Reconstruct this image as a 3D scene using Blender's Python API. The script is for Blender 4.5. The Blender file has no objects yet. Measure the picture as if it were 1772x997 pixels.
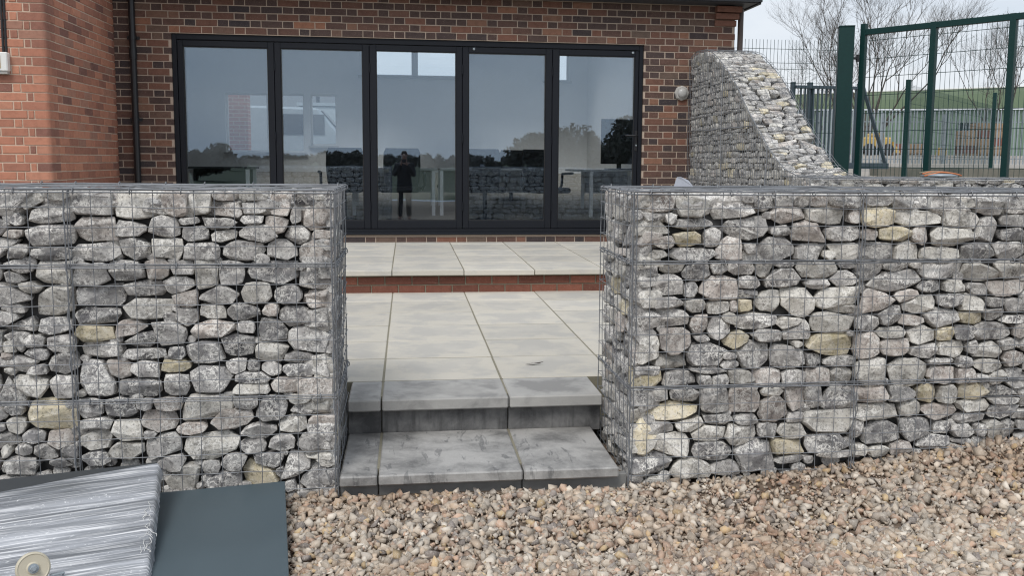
import bpy, bmesh, math, random
import numpy as np
from mathutils import Vector, Matrix, noise
random.seed(11); RNG = np.random.default_rng(11)
S = bpy.context.scene; COL = S.collection
R = math.radians; PI = math.pi

# ------------------------------------------------------------------ camera
F_PX, YAW, PITCH, ROLL, PPX, PPY, EYE = 1605., .134, .112, .0084, 35., -40., 1.45
def _cam_axes():
    f = Vector((math.sin(YAW)*math.cos(PITCH), math.cos(YAW)*math.cos(PITCH), -math.sin(PITCH)))
    r = Vector((math.cos(YAW), -math.sin(YAW), 0)); d = f.cross(r)
    return math.cos(ROLL)*r-math.sin(ROLL)*d, math.sin(ROLL)*r+math.cos(ROLL)*d, f
AX_R, AX_D, AX_F = _cam_axes()
cam = bpy.data.cameras.new("camera"); cam_ob = bpy.data.objects.new("camera", cam); COL.objects.link(cam_ob)
cam.sensor_width = 36; cam.lens = F_PX*36/1772; cam.shift_x = -PPX/1772; cam.shift_y = PPY/1772
cam.clip_start = .02; cam.clip_end = 3000
m = Matrix((AX_R, -AX_D, -AX_F)).transposed().to_4x4(); m.translation = Vector((0, 0, EYE)); cam_ob.matrix_world = m
S.camera = cam_ob
def ray(u, v): return AX_R*((u-886-PPX)/F_PX)+AX_D*((v-498.5-PPY)/F_PX)+AX_F
def on_y(u, v, y): d = ray(u, v); return Vector((0, 0, EYE))+d*(y/d.y)
def on_z(u, v, z): d = ray(u, v); return Vector((0, 0, EYE))+d*((z-EYE)/d.z)

# ------------------------------------------------------------------ world, sun, exposure
S.view_settings.view_transform = 'Standard'; S.view_settings.look = 'None'
S.view_settings.exposure = EXPOSURE = 0.45; S.view_settings.gamma = 1
S.cycles.filter_width = 1.15; S.cycles.use_denoising = True; S.cycles.denoising_prefilter = 'ACCURATE'
SUN_EL, SUN_AZ = R(52), R(205)          # azimuth clockwise from +Y: behind the camera, a little to the left
W = bpy.data.worlds.new("World"); S.world = W; W.use_nodes = True
nt = W.node_tree; N = nt.nodes; L = nt.links; N.clear()
out = N.new('ShaderNodeOutputWorld'); bg = N.new('ShaderNodeBackground'); bg.inputs[1].default_value = .11
sky = N.new('ShaderNodeTexSky'); sky.sky_type = 'NISHITA'; sky.sun_disc = False
sky.sun_elevation = SUN_EL; sky.sun_rotation = SUN_AZ; sky.dust_density = 3; sky.air_density = 1.2
tc = N.new('ShaderNodeTexCoord'); mp = N.new('ShaderNodeMapping'); mp.inputs['Scale'].default_value = (1, 1, 3.2)
nz = N.new('ShaderNodeTexNoise'); nz.inputs['Scale'].default_value = 2.1; nz.inputs['Detail'].default_value = 7; nz.inputs['Roughness'].default_value = .55
rp = N.new('ShaderNodeValToRGB'); rp.color_ramp.elements[0].position = .34; rp.color_ramp.elements[1].position = .66
rp.color_ramp.elements[0].color = (4.3, 4.85, 5.6, 1); rp.color_ramp.elements[1].color = (6.4, 6.6, 6.9, 1)
mx = N.new('ShaderNodeMix'); mx.data_type = 'RGBA'; mx.inputs[0].default_value = .88
L.new(tc.outputs['Generated'], mp.inputs[0]); L.new(mp.outputs[0], nz.inputs['Vector']); L.new(nz.outputs[0], rp.inputs[0])
L.new(sky.outputs[0], mx.inputs[6]); L.new(rp.outputs[0], mx.inputs[7]); L.new(mx.outputs[2], bg.inputs[0]); L.new(bg.outputs[0], out.inputs[0])
sun = bpy.data.lights.new("sun", 'SUN'); sun.energy = 1.5; sun.angle = R(22); sun.color = (1, .965, .92)
sun_ob = bpy.data.objects.new("sun", sun); COL.objects.link(sun_ob)
sd = Vector((math.sin(SUN_AZ)*math.cos(SUN_EL), math.cos(SUN_AZ)*math.cos(SUN_EL), math.sin(SUN_EL)))
sun_ob.rotation_euler = sd.to_track_quat('Z', 'Y').to_euler()

# ------------------------------------------------------------------ object helpers
def link(name, me, mat=None, parent=None):
    o = bpy.data.objects.new(name, me); COL.objects.link(o)
    if mat is not None and me is not None and not me.materials: me.materials.append(mat)
    if parent is not None: o.parent = parent
    return o
def tag(o, label=None, cat=None, group=None, kind=None):
    for k, v in (('label', label), ('category', cat), ('group', group), ('kind', kind)):
        if v: o[k] = v
    return o
def thing(name, label, cat, loc=(0, 0, 0), group=None):
    o = bpy.data.objects.new(name, None); o.empty_display_size = .1; o.location = loc; COL.objects.link(o)
    return tag(o, label, cat, group)
def settle(root, loc):
    '''moves a thing's empty to its base; its parts, built in world places, stay where they are'''
    root.location = loc; inv = Matrix.Translation(-Vector(loc))
    for ch in root.children: ch.matrix_parent_inverse = inv
    return root
class MB:
    """collects boxes, tubes and prisms into one mesh"""
    def __init__(s): s.v = []; s.f = []
    def add(s, vs, fs):
        b = len(s.v); s.v += [tuple(p) for p in vs]; s.f += [tuple(i+b for i in f) for f in fs]
    def box(s, x0, x1, y0, y1, z0, z1, M=None):
        vs = [Vector(p) for p in ((x0,y0,z0),(x1,y0,z0),(x1,y1,z0),(x0,y1,z0),(x0,y0,z1),(x1,y0,z1),(x1,y1,z1),(x0,y1,z1))]
        if M is not None: vs = [M @ p for p in vs]
        s.add(vs, ((3,2,1,0),(4,5,6,7),(0,1,5,4),(1,2,6,5),(2,3,7,6),(3,0,4,7))); return s
    def tube(s, pts, r, n=4, caps=True, r1=None):
        pts = [Vector(p) for p in pts]; k = len(pts); vs = []; up = None
        for i, p in enumerate(pts):
            t = (pts[min(i+1, k-1)]-pts[max(i-1, 0)]).normalized()
            if up is None: up = t.orthogonal().normalized()
            up = (up-t*up.dot(t)); up = up.normalized() if up.length > 1e-6 else t.orthogonal().normalized()
            w = t.cross(up); rr = r if r1 is None else r+(r1-r)*i/max(1, k-1)
            vs += [p+(up*math.cos(2*PI*j/n+PI/n)+w*math.sin(2*PI*j/n+PI/n))*rr for j in range(n)]
        fs = [(i*n+j, i*n+(j+1) % n, (i+1)*n+(j+1) % n, (i+1)*n+j) for i in range(k-1) for j in range(n)]
        if caps: fs += [tuple(range(n))[::-1], tuple(range((k-1)*n, k*n))]
        s.add(vs, fs); return s
    def lathe(s, prof, n=24, M=None):       # prof: (radius, height) along local Z
        vs = []; fs = []
        for r, h in prof: vs += [Vector((r*math.cos(2*PI*j/n), r*math.sin(2*PI*j/n), h)) for j in range(n)]
        if M is not None: vs = [M @ p for p in vs]
        for i in range(len(prof)-1): fs += [(i*n+j, i*n+(j+1) % n, (i+1)*n+(j+1) % n, (i+1)*n+j) for j in range(n)]
        fs += [tuple(range(n))[::-1], tuple(range((len(prof)-1)*n, len(prof)*n))]
        s.add(vs, fs); return s
    def prism(s, poly, y0, y1):             # poly in XZ, extruded along Y
        n = len(poly); vs = [Vector((x, y0, z)) for x, z in poly]+[Vector((x, y1, z)) for x, z in poly]
        s.add(vs, [tuple(range(n)), tuple(range(n, 2*n))[::-1]]+[(j, j+n, (j+1) % n+n, (j+1) % n) for j in range(n)]); return s
    def mesh(s, name, bevel=0, smooth=False, seg=1):
        me = bpy.data.meshes.new(name); me.from_pydata(s.v, [], s.f); me.validate()
        bm = bmesh.new(); bm.from_mesh(me); bmesh.ops.recalc_face_normals(bm, faces=bm.faces)
        if bevel: bmesh.ops.bevel(bm, geom=[e for e in bm.edges if e.calc_face_angle(0) > .5], offset=bevel, segments=seg, affect='EDGES', profile=.5)
        bm.to_mesh(me); bm.free()
        if smooth: me.shade_smooth()
        return me
    def build(s, name, mat, parent=None, bevel=0, smooth=False, seg=1):
        return link(name, s.mesh(name, bevel, smooth, seg), mat, parent)

# ------------------------------------------------------------------ material helpers
class G:
    """small node-graph writer"""
    def __init__(s, name):
        s.m = bpy.data.materials.new(name); s.m.use_nodes = True; s.t = s.m.node_tree; s.t.nodes.clear()
        s.out = s.t.nodes.new('ShaderNodeOutputMaterial')
    def n(s, typ, ins=None, **kw):
        x = s.t.nodes.new('ShaderNode'+typ)
        for k, v in kw.items(): setattr(x, k, v)
        for k, v in (ins or {}).items(): s.put(x.inputs[k], v)
        return x
    def put(s, sock, v):
        if hasattr(v, 'is_output'): s.t.links.new(v, sock)
        elif isinstance(v, (tuple, list)) and len(v) == 3 and sock.type == 'RGBA': sock.default_value = (*v, 1)
        else: sock.default_value = v
    def mix(s, a, b, f, mode='MIX'):
        x = s.n('Mix', data_type='RGBA', blend_type=mode); s.put(x.inputs[0], f); s.put(x.inputs[6], a); s.put(x.inputs[7], b); return x.outputs[2]
    def math(s, op, a, b=0., clamp=False):
        x = s.n('Math', operation=op, use_clamp=clamp); s.put(x.inputs[0], a); s.put(x.inputs[1], b); return x.outputs[0]
    def ramp(s, f, stops):
        x = s.n('ValToRGB'); cr = x.color_ramp
        while len(cr.elements) < len(stops): cr.elements.new(.5)
        for e, (p, c) in zip(cr.elements, stops):
            e.position = p; e.color = (c, c, c, 1) if isinstance(c, (int, float)) else (*c, 1)
        s.put(x.inputs[0], f); return x.outputs[0]
    def coord(s, kind='Object', scale=(1, 1, 1), rand=0):
        v = s.n('TexCoord').outputs[kind]
        if rand:
            o = s.n('ObjectInfo').outputs['Random']
            cx = s.n('CombineXYZ', {0: s.math('MULTIPLY', o, rand), 1: s.math('MULTIPLY', o, rand*1.7), 2: s.math('MULTIPLY', o, rand*.6)}).outputs[0]
            v = s.n('VectorMath', {0: v, 1: cx}, operation='ADD').outputs[0]
        if scale != (1, 1, 1): v = s.n('Mapping', {'Vector': v, 'Scale': scale}).outputs[0]
        return v
    def noise(s, v, scale, detail=4, rough=.55, dist=0):
        return s.n('TexNoise', {'Vector': v, 'Scale': scale, 'Detail': detail, 'Roughness': rough, 'Distortion': dist}).outputs[0]
    def rnd(s): return s.n('ObjectInfo').outputs['Random']
    def bsdf(s, col, rough=.7, bump=None, bs=.3, bd=.01, metal=0., spec=.5, **kw):
        b = s.n('BsdfPrincipled', {'Base Color': col, 'Roughness': rough, 'Metallic': metal, 'Specular IOR Level': spec})
        for k, v in kw.items(): s.put(b.inputs[k], v)
        if bump is not None:
            q = s.n('Bump', {'Height': bump, 'Strength': bs, 'Distance': bd}); s.t.links.new(q.outputs[0], b.inputs['Normal'])
        s.t.links.new(b.outputs[0], s.out.inputs[0]); return s.m

def mat_stone(name, dark, light, white=.6):
    g = G(name); v = g.coord('Object', rand=37)
    big = g.noise(v, 10, 4, .6, .2); fine = g.noise(v, 70, 6, .75)
    nc = g.n('TexNoise', {'Vector': v, 'Scale': 26., 'Detail': 4., 'Roughness': .7}).outputs['Color']
    sc = g.n('VectorMath', {0: nc, 1: (.075, .075, .075)}, operation='MULTIPLY').outputs[0]
    warp = g.n('VectorMath', {0: v, 1: sc}, operation='ADD').outputs[0]
    v1 = g.n('TexVoronoi', {'Vector': warp, 'Scale': 34.}, feature='DISTANCE_TO_EDGE').outputs[0]
    v2 = g.n('TexVoronoi', {'Vector': warp, 'Scale': 85.}, feature='DISTANCE_TO_EDGE').outputs[0]
    col = g.mix(dark, light, g.ramp(g.mix(big, fine, .4), [(.41, 0.), (.56, 1.)]))
    m1 = g.math('MULTIPLY', g.ramp(v1, [(.05, 1.), (.13, 0.)]), g.ramp(g.noise(v, 15, 3), [(.42, 0.), (.54, 1.)]))
    m2 = g.math('MULTIPLY', g.ramp(v2, [(.05, 1.), (.24, 0.)]), g.ramp(g.noise(v, 24, 3), [(.44, 0.), (.60, 1.)]))
    edge = g.ramp(g.n('NewGeometry').outputs['Pointiness'], [(.515, 0.), (.60, 1.)])
    w = g.math('MAXIMUM', g.math('MAXIMUM', m1, g.math('MULTIPLY', m2, .8)), g.math('MULTIPLY', edge, .75))
    col = g.mix(col, (.76, .745, .705), g.math('MULTIPLY', w, white))
    pit = g.math('MULTIPLY', g.ramp(g.noise(v, 95, 4, .7), [(.54, 0.), (.64, 1.)]), .75)
    col = g.mix(col, g.mix(col, (.30, .30, .31), 1., 'MULTIPLY'), pit)
    k = g.math('ADD', g.math('MULTIPLY', g.rnd(), .42), .80)
    col = g.mix(col, g.n('CombineColor', {0: k, 1: k, 2: k}).outputs[0], 1., 'MULTIPLY')
    return g.bsdf(col, .88, g.mix(g.mix(big, fine, .5), v1, .15), .7, .012, spec=.25)
def mat_plain(name, col, rough=.5, metal=0., bump=0., scale=40, var=.15, spec=.5, rand=0):
    g = G(name); v = g.coord('Object', rand=rand or 5); n = g.noise(v, scale, 5, .6)
    lo = tuple(c*(1-var) for c in col); hi = tuple(min(1, c*(1+var)) for c in col)
    c = g.mix(lo, hi, n)
    return g.bsdf(c, rough, n if bump else None, bump, .004, metal, spec)
def mat_brick(name, stops, speck=.35):
    g = G(name); v = g.coord('Object', rand=53)
    base = g.ramp(g.rnd(), stops)
    n1 = g.noise(v, 22, 5, .65); n2 = g.noise(v, 110, 3, .6)
    c = g.mix(base, g.mix(base, (.3, .3, .3), 1., 'MULTIPLY'), g.math('MULTIPLY', g.ramp(n1, [(.45, 0.), (.7, 1.)]), speck))
    c = g.mix(c, (.42, .32, .25), g.math('MULTIPLY', g.ramp(n2, [(.58, 0.), (.72, 1.)]), .3))
    return g.bsdf(c, .85, g.mix(n1, n2, .5), .5, .006, spec=.2)
# ------------------------------------------------------------------ materials
M = {}
M['s0'] = mat_stone('stone_dark', (.046, .045, .053), (.165, .162, .172), .9)
M['s1'] = mat_stone('stone_grey', (.10, .096, .10), (.35, .335, .325), .9)
M['s2'] = mat_stone('stone_pale', (.21, .20, .183), (.58, .555, .50), .85)
M['s3'] = mat_stone('stone_cream', (.40, .345, .205), (.66, .58, .41), .5)
M['s4'] = mat_stone('stone_brown', (.185, .158, .145), (.45, .395, .355), .75)
M['core'] = mat_plain('rubble_core', (.10, .10, .10), .95, 0, .8, 18, .5)
M['wire'] = mat_plain('galvanised_wire', (.20, .21, .225), .55, .3, 0, 60, .25)
M['mortar'] = mat_plain('mortar_tan', (.42, .335, .27), .95, 0, .6, 60, .22)
M['joint'] = mat_plain('joint_filler', (.21, .195, .145), .95, 0, .5, 60, .3)
M['mortar_o'] = mat_plain('mortar_pale', (.56, .43, .335), .95, 0, .6, 60, .2)
M['brick'] = mat_brick('brick_dark_red', [(0., (.05, .043, .047)), (.2, (.08, .057, .053)), (.4, (.12, .072, .06)), (.58, (.155, .082, .062)), (.74, (.205, .10, .072)), (.88, (.135, .098, .08)), (1., (.29, .14, .09))])
M['brick_o'] = mat_brick('brick_orange', [(0., (.19, .10, .085)), (.12, (.31, .145, .105)), (.5, (.44, .195, .13)), (.85, (.52, .24, .158)), (1., (.33, .18, .135))], .25)
M['brick_r'] = mat_brick('brick_riser_red', [(0., (.15, .062, .045)), (1., (.25, .098, .066))], .3)
M['alu'] = mat_plain('door_frame_grey', (.009, .011, .016), .5, 0, 0, 8, .1, .25)
M['gasket'] = mat_plain('rubber_black', (.012, .012, .013), .6)
M['black'] = mat_plain('black_plastic', (.014, .014, .016), .45)
M['pipe'] = mat_plain('black_pipe', (.014, .015, .018), .35)
M['brown_pipe'] = mat_plain('brown_pipe', (.075, .055, .048), .5)
M['fascia'] = mat_plain('fascia_dark', (.045, .05, .058), .5)
M['green'] = mat_plain('green_paint', (.005, .034, .032), .5, 0, .1, 30, .2, .3)
M['steel'] = mat_plain('galvanised_steel', (.30, .34, .37), .5, .3, 0, 12, .2)
M['bluesteel'] = mat_plain('blue_grey_steel', (.045, .068, .085), .5, .1, 0, 12, .2)
M['white'] = mat_plain('white_plastic', (.74, .74, .72), .4, 0, 0, 20, .05)
M['yellow'] = mat_plain('yellow_paint', (.50, .35, .10), .5)
M['roofing'] = mat_plain('roof_sheet', (.10, .105, .11), .7)
M['wall_in'] = mat_plain('room_plaster', (.70, .71, .72), .8, 0, 0, 10, .05)
M['carpet'] = mat_plain('carpet_brown', (.20, .17, .145), .95, 0, .4, 200, .3)
M['desk'] = mat_plain('desk_top', (.42, .42, .42), .4)
M['deskleg'] = mat_plain('desk_leg', (.82, .82, .82), .4)
M['fabric'] = mat_plain('chair_fabric', (.018, .018, .021), .85, 0, .3, 90, .3)
M['bark'] = mat_plain('bark', (.085, .075, .066), .9, 0, .5, 8, .35)
M['leafdark'] = mat_plain('hedge_leaf', (.085, .082, .058), .7, 0, 0, 3, .45)
M['hedge'] = mat_plain('hazed_winter_hedge', (.125, .12, .10), .8, 0, 0, 2, .3)  # grey-brown winter twigs, paled so the colour carries the distance haze
M['concrete'] = mat_plain('concrete', (.40, .39, .37), .9, 0, .4, 14, .2)
M['coat'] = mat_plain('dark_coat', (.012, .012, .014), .8)
M['jeans'] = mat_plain('dark_trousers', (.02, .021, .027), .85)
M['skin'] = mat_plain('skin', (.42, .25, .19), .55)
M['hair'] = mat_plain('brown_hair', (.05, .03, .02), .6)
M['orange'] = mat_plain('orange_webbing', (.50, .17, .07), .7)
M['lamp'] = mat_plain('opal_diffuser', (.42, .42, .41), .3, 0, 0, 5, .02)
M['leaf'] = mat_plain('dead_leaf', (.045, .036, .03), .8)
M['rubber'] = mat_plain('tyre', (.02, .02, .02), .8)

def mat_slab(name, pale, damp, edge, amount):
    g = G(name); gen = g.coord('Generated'); v = g.coord('Object', rand=19)
    sx = g.n('SeparateXYZ', {0: gen})
    dx = g.math('ABSOLUTE', g.math('SUBTRACT', sx.outputs[0], .5)); dy = g.math('ABSOLUTE', g.math('SUBTRACT', sx.outputs[1], .5))
    d = g.math('MAXIMUM', dx, dy)
    n = g.noise(v, 5.5, 5, .6, .4); f = g.noise(v, 45, 5, .65)
    blot = g.ramp(g.math('ADD', g.math('MULTIPLY', d, .75), g.math('MULTIPLY', g.math('SUBTRACT', g.noise(v, 5.5, 7, .62, .3), .5), 1.5)), [(.14, 1.), (.36, 0.)])
    c = g.mix(pale, damp, g.math('MULTIPLY', blot, amount))
    c = g.mix(c, edge, g.math('MULTIPLY', g.ramp(g.noise(v, 3.2, 4), [(.48, 0.), (.66, 1.)]), .5))
    c = g.mix(c, (.12, .115, .10), g.math('MULTIPLY', g.ramp(f, [(.62, 0.), (.75, 1.)]), .16))
    k = g.math('ADD', g.math('MULTIPLY', g.rnd(), .18), .88)
    c = g.mix(c, g.n('CombineColor', {0: k, 1: k, 2: k}).outputs[0], 1., 'MULTIPLY')
    return g.bsdf(c, .75, g.mix(n, f, .6), .35, .005, spec=.3)
M['slab'] = mat_slab('paving_pale', (.54, .51, .445), (.42, .41, .385), (.58, .55, .485), .7)
M['coping'] = mat_slab('paving_grey', (.38, .375, .36), (.25, .247, .24), (.54, .53, .50), .9)
def mat_tread():
    g = G('paving_wet_grey'); v = g.coord('Object', rand=19); st = g.coord('Object', (5, 1.2, 1), 19)
    n = g.noise(v, 4.5, 8, .68, .3); f = g.noise(v, 60, 4, .6); s = g.noise(st, 4, 6, .65, .6)
    c = g.mix((.16, .158, .155), (.38, .373, .36), g.ramp(n, [(.36, 0.), (.6, 1.)]))
    c = g.mix(c, (.065, .068, .072), g.math('MULTIPLY', g.ramp(s, [(.58, 0.), (.63, 1.)]), .5))
    c = g.mix(c, (.50, .50, .48), g.math('MULTIPLY', g.ramp(f, [(.58, 0.), (.7, 1.)]), .3))
    return g.bsdf(c, g.ramp(n, [(.35, .35), (.6, .7)]), g.mix(n, f, .5), .4, .006, spec=.5)
M['tread'] = mat_tread()
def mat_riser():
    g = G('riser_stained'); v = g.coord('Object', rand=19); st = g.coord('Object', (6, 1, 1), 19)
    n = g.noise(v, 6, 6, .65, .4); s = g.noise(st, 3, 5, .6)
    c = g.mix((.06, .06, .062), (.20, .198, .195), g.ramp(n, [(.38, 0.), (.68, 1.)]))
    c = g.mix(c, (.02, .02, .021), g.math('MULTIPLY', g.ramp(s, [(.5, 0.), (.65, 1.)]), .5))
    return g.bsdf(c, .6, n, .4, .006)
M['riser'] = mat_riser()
M['riser2'] = mat_plain('riser_grey', (.21, .21, .205), .75, 0, .5, 9, .4)
def mat_gravel():
    g = G('gravel_stone'); a = g.n('Attribute', attribute_name='tone').outputs[0]; v = g.coord('Object')
    f = g.noise(v, 130, 4, .65); d = g.noise(v, 1.3, 4, .6)
    c = g.mix(a, g.mix(a, (.62, .58, .52), .6), g.ramp(f, [(.5, 0.), (.68, .8)]))
    c = g.mix(c, g.mix(c, (.75, .58, .45), 1., 'MULTIPLY'), g.math('MULTIPLY', g.ramp(d, [(.48, 0.), (.68, 1.)]), .6))
    return g.bsdf(c, .85, f, .4, .004, spec=.25)
M['gravel'] = mat_gravel()
def mat_soil():
    g = G('gravel_soil'); v = g.coord('Object'); n = g.noise(v, 1.2, 5, .6); f = g.noise(v, 70, 6, .7)
    vo = g.n('TexVoronoi', {'Vector': v, 'Scale': 38.}); 
    c = g.mix((.12, .085, .06), (.26, .205, .16), f); c = g.mix(c, (.33, .27, .21), g.ramp(vo.outputs[0], [(.1, .5), (.5, 0.)]))
    c = g.mix(c, (.085, .055, .038), g.math('MULTIPLY', g.ramp(n, [(.5, 0.), (.65, 1.)]), .5))
    return g.bsdf(c, .95, g.mix(f, vo.outputs[0], .5), .8, .02, spec=.2)
M['soil'] = mat_soil()
def mat_grass(name, a, b, sc):
    g = G(name); v = g.coord('Object'); n = g.noise(v, sc, 6, .65); return g.bsdf(g.mix(a, b, n), .9, n, .5, .03, spec=.2)
M['grass'] = mat_grass('field_grass', (.07, .08, .045), (.11, .12, .07), .6)
M['yard'] = mat_grass('yard_ground', (.26, .24, .21), (.38, .35, .31), 2.)
def mat_glass(name, tint, fac, gl):
    g = G(name)
    fr = g.n('LayerWeight', {'Blend': .25}).outputs['Fresnel']
    f = g.math('ADD', g.math('MULTIPLY', fr, .6), fac, True)
    t = g.n('BsdfTransparent', {0: tint}); r = g.n('BsdfGlossy', {'Color': gl, 'Roughness': .004}); wv = g.n('Bump', {'Height': g.noise(g.coord('Object'), 1.6, 2), 'Strength': .12, 'Distance': .004}); g.t.links.new(wv.outputs[0], r.inputs['Normal'])
    x = g.n('MixShader', {0: f, 1: t.outputs[0], 2: r.outputs[0]}); g.t.links.new(x.outputs[0], g.out.inputs[0]); return g.m
M['glass'] = mat_glass('door_glass', (.93, .955, .965), .12, (.66, .82, 1.))
M['clear'] = mat_glass('window_glass', (.95, .96, .96), .03, (1, 1, 1))
def mat_film():
    g = G('stretch_film'); o = g.coord('Object'); v = g.coord('Object', (.55, 9., 1.)); v2 = g.coord('Object', (.9, 17., 1.)); v3 = g.coord('Object', (1.6, 62., 1.))
    a = g.noise(v, 1.7, 3, .5, .5); b = g.noise(v2, 1.7, 4, .6, .35); c3 = g.noise(v3, 1.7, 3, .6, .2); k = g.noise(o, 70, 4, .7)
    body = g.ramp(a, [(.36, .0), (.50, .42), (.64, 1.)])
    w = g.math('ADD', g.math('MULTIPLY', body, .52), g.math('MULTIPLY', g.ramp(b, [(.42, 0.), (.62, 1.)]), .42), True)
    c = g.mix((.105, .115, .128), (.47, .49, .53), w)
    line = g.math('MULTIPLY', g.ramp(c3, [(.50, 0.), (.62, 1.)]), g.ramp(a, [(.38, .25), (.58, 1.)]))
    c = g.mix(c, (.80, .81, .83), g.math('MULTIPLY', line, .85))
    fleck = g.math('MULTIPLY', g.ramp(k, [(.60, 0.), (.66, 1.)]), g.ramp(b, [(.50, 0.), (.60, 1.)]))
    c = g.mix(c, (.88, .89, .90), g.math('MULTIPLY', fleck, .75))
    return g.bsdf(c, g.ramp(b, [(.4, .16), (.65, .38)]), g.mix(g.mix(b, c3, .3), k, .10), .5, .008, spec=.8)
M['film'] = mat_film()
def mat_panel():
    g = G('coated_panel'); v = g.coord('Object'); n = g.noise(v, 3, 4, .5); 
    c = g.mix((.055, .078, .092), (.075, .105, .122), n)
    return g.bsdf(c, g.ramp(n, [(.3, .34), (.7, .48)]), g.noise(v, 2.2, 3), .12, .01, spec=.6)
M['panel'] = mat_panel()
M['board'] = mat_plain('dark_board', (.045, .05, .055), .55)
def mat_sheet(name, a, b):
    g = G(name); v = g.coord('Object'); n = g.noise(v, .7, 5, .6); w = g.noise(g.coord('Object', (1, 1, .1)), 3, 4)
    return g.bsdf(g.mix(a, b, g.mix(n, w, .5)), .7, None)
M['shed_green'] = mat_sheet('green_cladding', (.13, .20, .145), (.18, .26, .19))
M['shed_roof'] = mat_sheet('green_roof', (.07, .105, .05), (.095, .135, .062))
M['timber'] = mat_plain('pale_timber', (.30, .205, .125), .8, 0, .3, 20, .3)
M['door_shade'] = mat_plain('painted_door_shade', (.03, .04, .055), .8)
# ------------------------------------------------------------------ ground, field, patio, steps
UP, LO, TR = .53, .335, .165            # levels of upper patio, lower patio, bottom tread
YW = 10.45                              # outer face of the brick wall
def sstep(a, b, x): t = np.clip((x-a)/(b-a), 0, 1); return t*t*(3-2*t)
def ground_z(x, y):
    x = np.asarray(x, float); y = np.asarray(y, float)
    z = .055+.145*sstep(.95, 3.2, x)*sstep(1.2, 3.9, y)-.05*sstep(3.3, 2.2, y)
    z = z+.02*np.sin(x*2.1+1.3)*np.cos(y*1.7)*.6
    return z-.04*sstep(-10, -60, y)*0
def sheet(name, xs, ys, zf, mat, kind='structure'):
    vs = [(x, y, float(zf(x, y))) for y in ys for x in xs]; n = len(xs)
    fs = [(j*n+i, j*n+i+1, (j+1)*n+i+1, (j+1)*n+i) for j in range(len(ys)-1) for i in range(n-1)]
    me = bpy.data.meshes.new(name); me.from_pydata(vs, [], fs); me.shade_smooth()
    return tag(link(name, me, mat), kind=kind)
sheet('gravel_ground', np.r_[np.linspace(-30, -6, 7), np.linspace(-5, 6, 56), np.linspace(8, 30, 6)], np.r_[np.linspace(-12, 0, 7), np.linspace(.5, 4.4, 30)], ground_z, M['soil'])
def rear_z(x, y):
    if x < 3.6 and y < 10.9: return -.1
    return float(.40+.85*sstep(8.5, 17, y)+.68*sstep(37, 46, y)-.004)
sheet('yard', np.r_[-80, -40, -20, -9, -4, 0, 3.5, 3.9, np.linspace(5, 90, 20)], np.r_[4.42, np.linspace(6, 10.8, 6), 11.0, np.linspace(12, 50, 30), 70, 120, 400, 1500], rear_z, M['yard'])
sheet('field', np.linspace(-900, 900, 12), np.r_[-1500, -400, -150, -80, -40, -25, -11.9], lambda x, y: .05, M['grass'])

patio = tag(bpy.data.objects.new('patio', None), kind='structure'); COL.objects.link(patio)
mb = MB(); mb.box(-3.03, 3.19, 7.813, YW-.002, .2, UP-.0025); mb.box(-3.03, 3.19, 4.655, 7.81, .1, LO-.0025); mb.box(-.28, .868, 3.82, 4.42, -.1, TR-.004); mb.box(-.27, .893, 4.36, 4.66, .1, LO-.0045)
mb.build('mortar_bed', M['joint'], patio)
def slab(name, x0, x1, y0, y1, ztop, th, mat, bev=.004):
    w, d = x1-x0, y1-y0; me = MB().box(-w/2, w/2, -d/2, d/2, -th, 0).mesh(name, bev)
    o = link(name, me, mat, patio); o.location = ((x0+x1)/2, (y0+y1)/2, ztop+random.uniform(-.0012, .0012))
    o.rotation_euler = (random.uniform(-.0012, .0012), random.uniform(-.0012, .0012), 0); return o
J = .0034
def rows(x_first, n0, n1, ys, z, th, mat, xmin, xmax):
    for a, b in zip(ys[:-1], ys[1:]):
        for k in range(n0, n1):
            x0, x1 = max(xmin, x_first+.6*k), min(xmax, x_first+.6*(k+1))
            if x1-x0 > .06: slab('paving_slab', x0+J, x1-J, a+J*1.9, b-J*1.9, z, th, mat)
rows(-.128, -5, 6, [4.655, 5.19, 5.695, 6.24, 6.78, 7.32, 7.855], LO, .045, M['slab'], -3.03, 3.19)
rows(-.133, -5, 6, [7.74, 8.345, 8.95, 9.555, 10.16, YW-.004], UP, .045, M['slab'], -3.03, 3.19)
for a, b in ((-.285, -.128), (-.128, .472), (.472, .926)):
    slab('step_coping', a+J, b-J, 4.275, 4.65, LO, .055, M['coping'], .006)
    slab('step_tread', a+J, b-J if b < .9 else .878, 3.715, 4.325, TR, .045, M['tread'], .006)
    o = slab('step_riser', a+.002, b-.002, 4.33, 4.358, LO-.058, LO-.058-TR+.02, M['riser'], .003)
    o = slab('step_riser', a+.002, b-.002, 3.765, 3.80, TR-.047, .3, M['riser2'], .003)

# bricks ------------------------------------------------------------
def brick_mesh(w, h=.065, d=.03, seed=0):
    r = random.Random(seed); mb = MB(); c = .0035
    j = lambda a: r.uniform(-a, a)
    xs = (-w/2, -w/2+c, w/2-c, w/2)
    ring0 = [(-w/2+j(.001), 0, -h/2+j(.001)), (w/2+j(.001), 0, -h/2+j(.001)), (w/2+j(.001), 0, h/2+j(.001)), (-w/2+j(.001), 0, h/2+j(.001))]
    ring1 = [(x, -d+.004, z) for x, _, z in ring0]
    ring2 = [(x*(1-(2*c+.001*r.random())/w), -d+j(.0008), z*(1-2*c/h)) for x, _, z in ring0]
    vs = ring0+ring1+ring2; fs = [(i, (i+1) % 4, (i+1) % 4+4, i+4) for i in range(4)]+[(i+4, (i+1) % 4+4, (i+1) % 4+8, i+8) for i in range(4)]+[(8, 9, 10, 11)]
    mb.add(vs, fs); return mb.mesh('brick')
BR = {}
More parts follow.
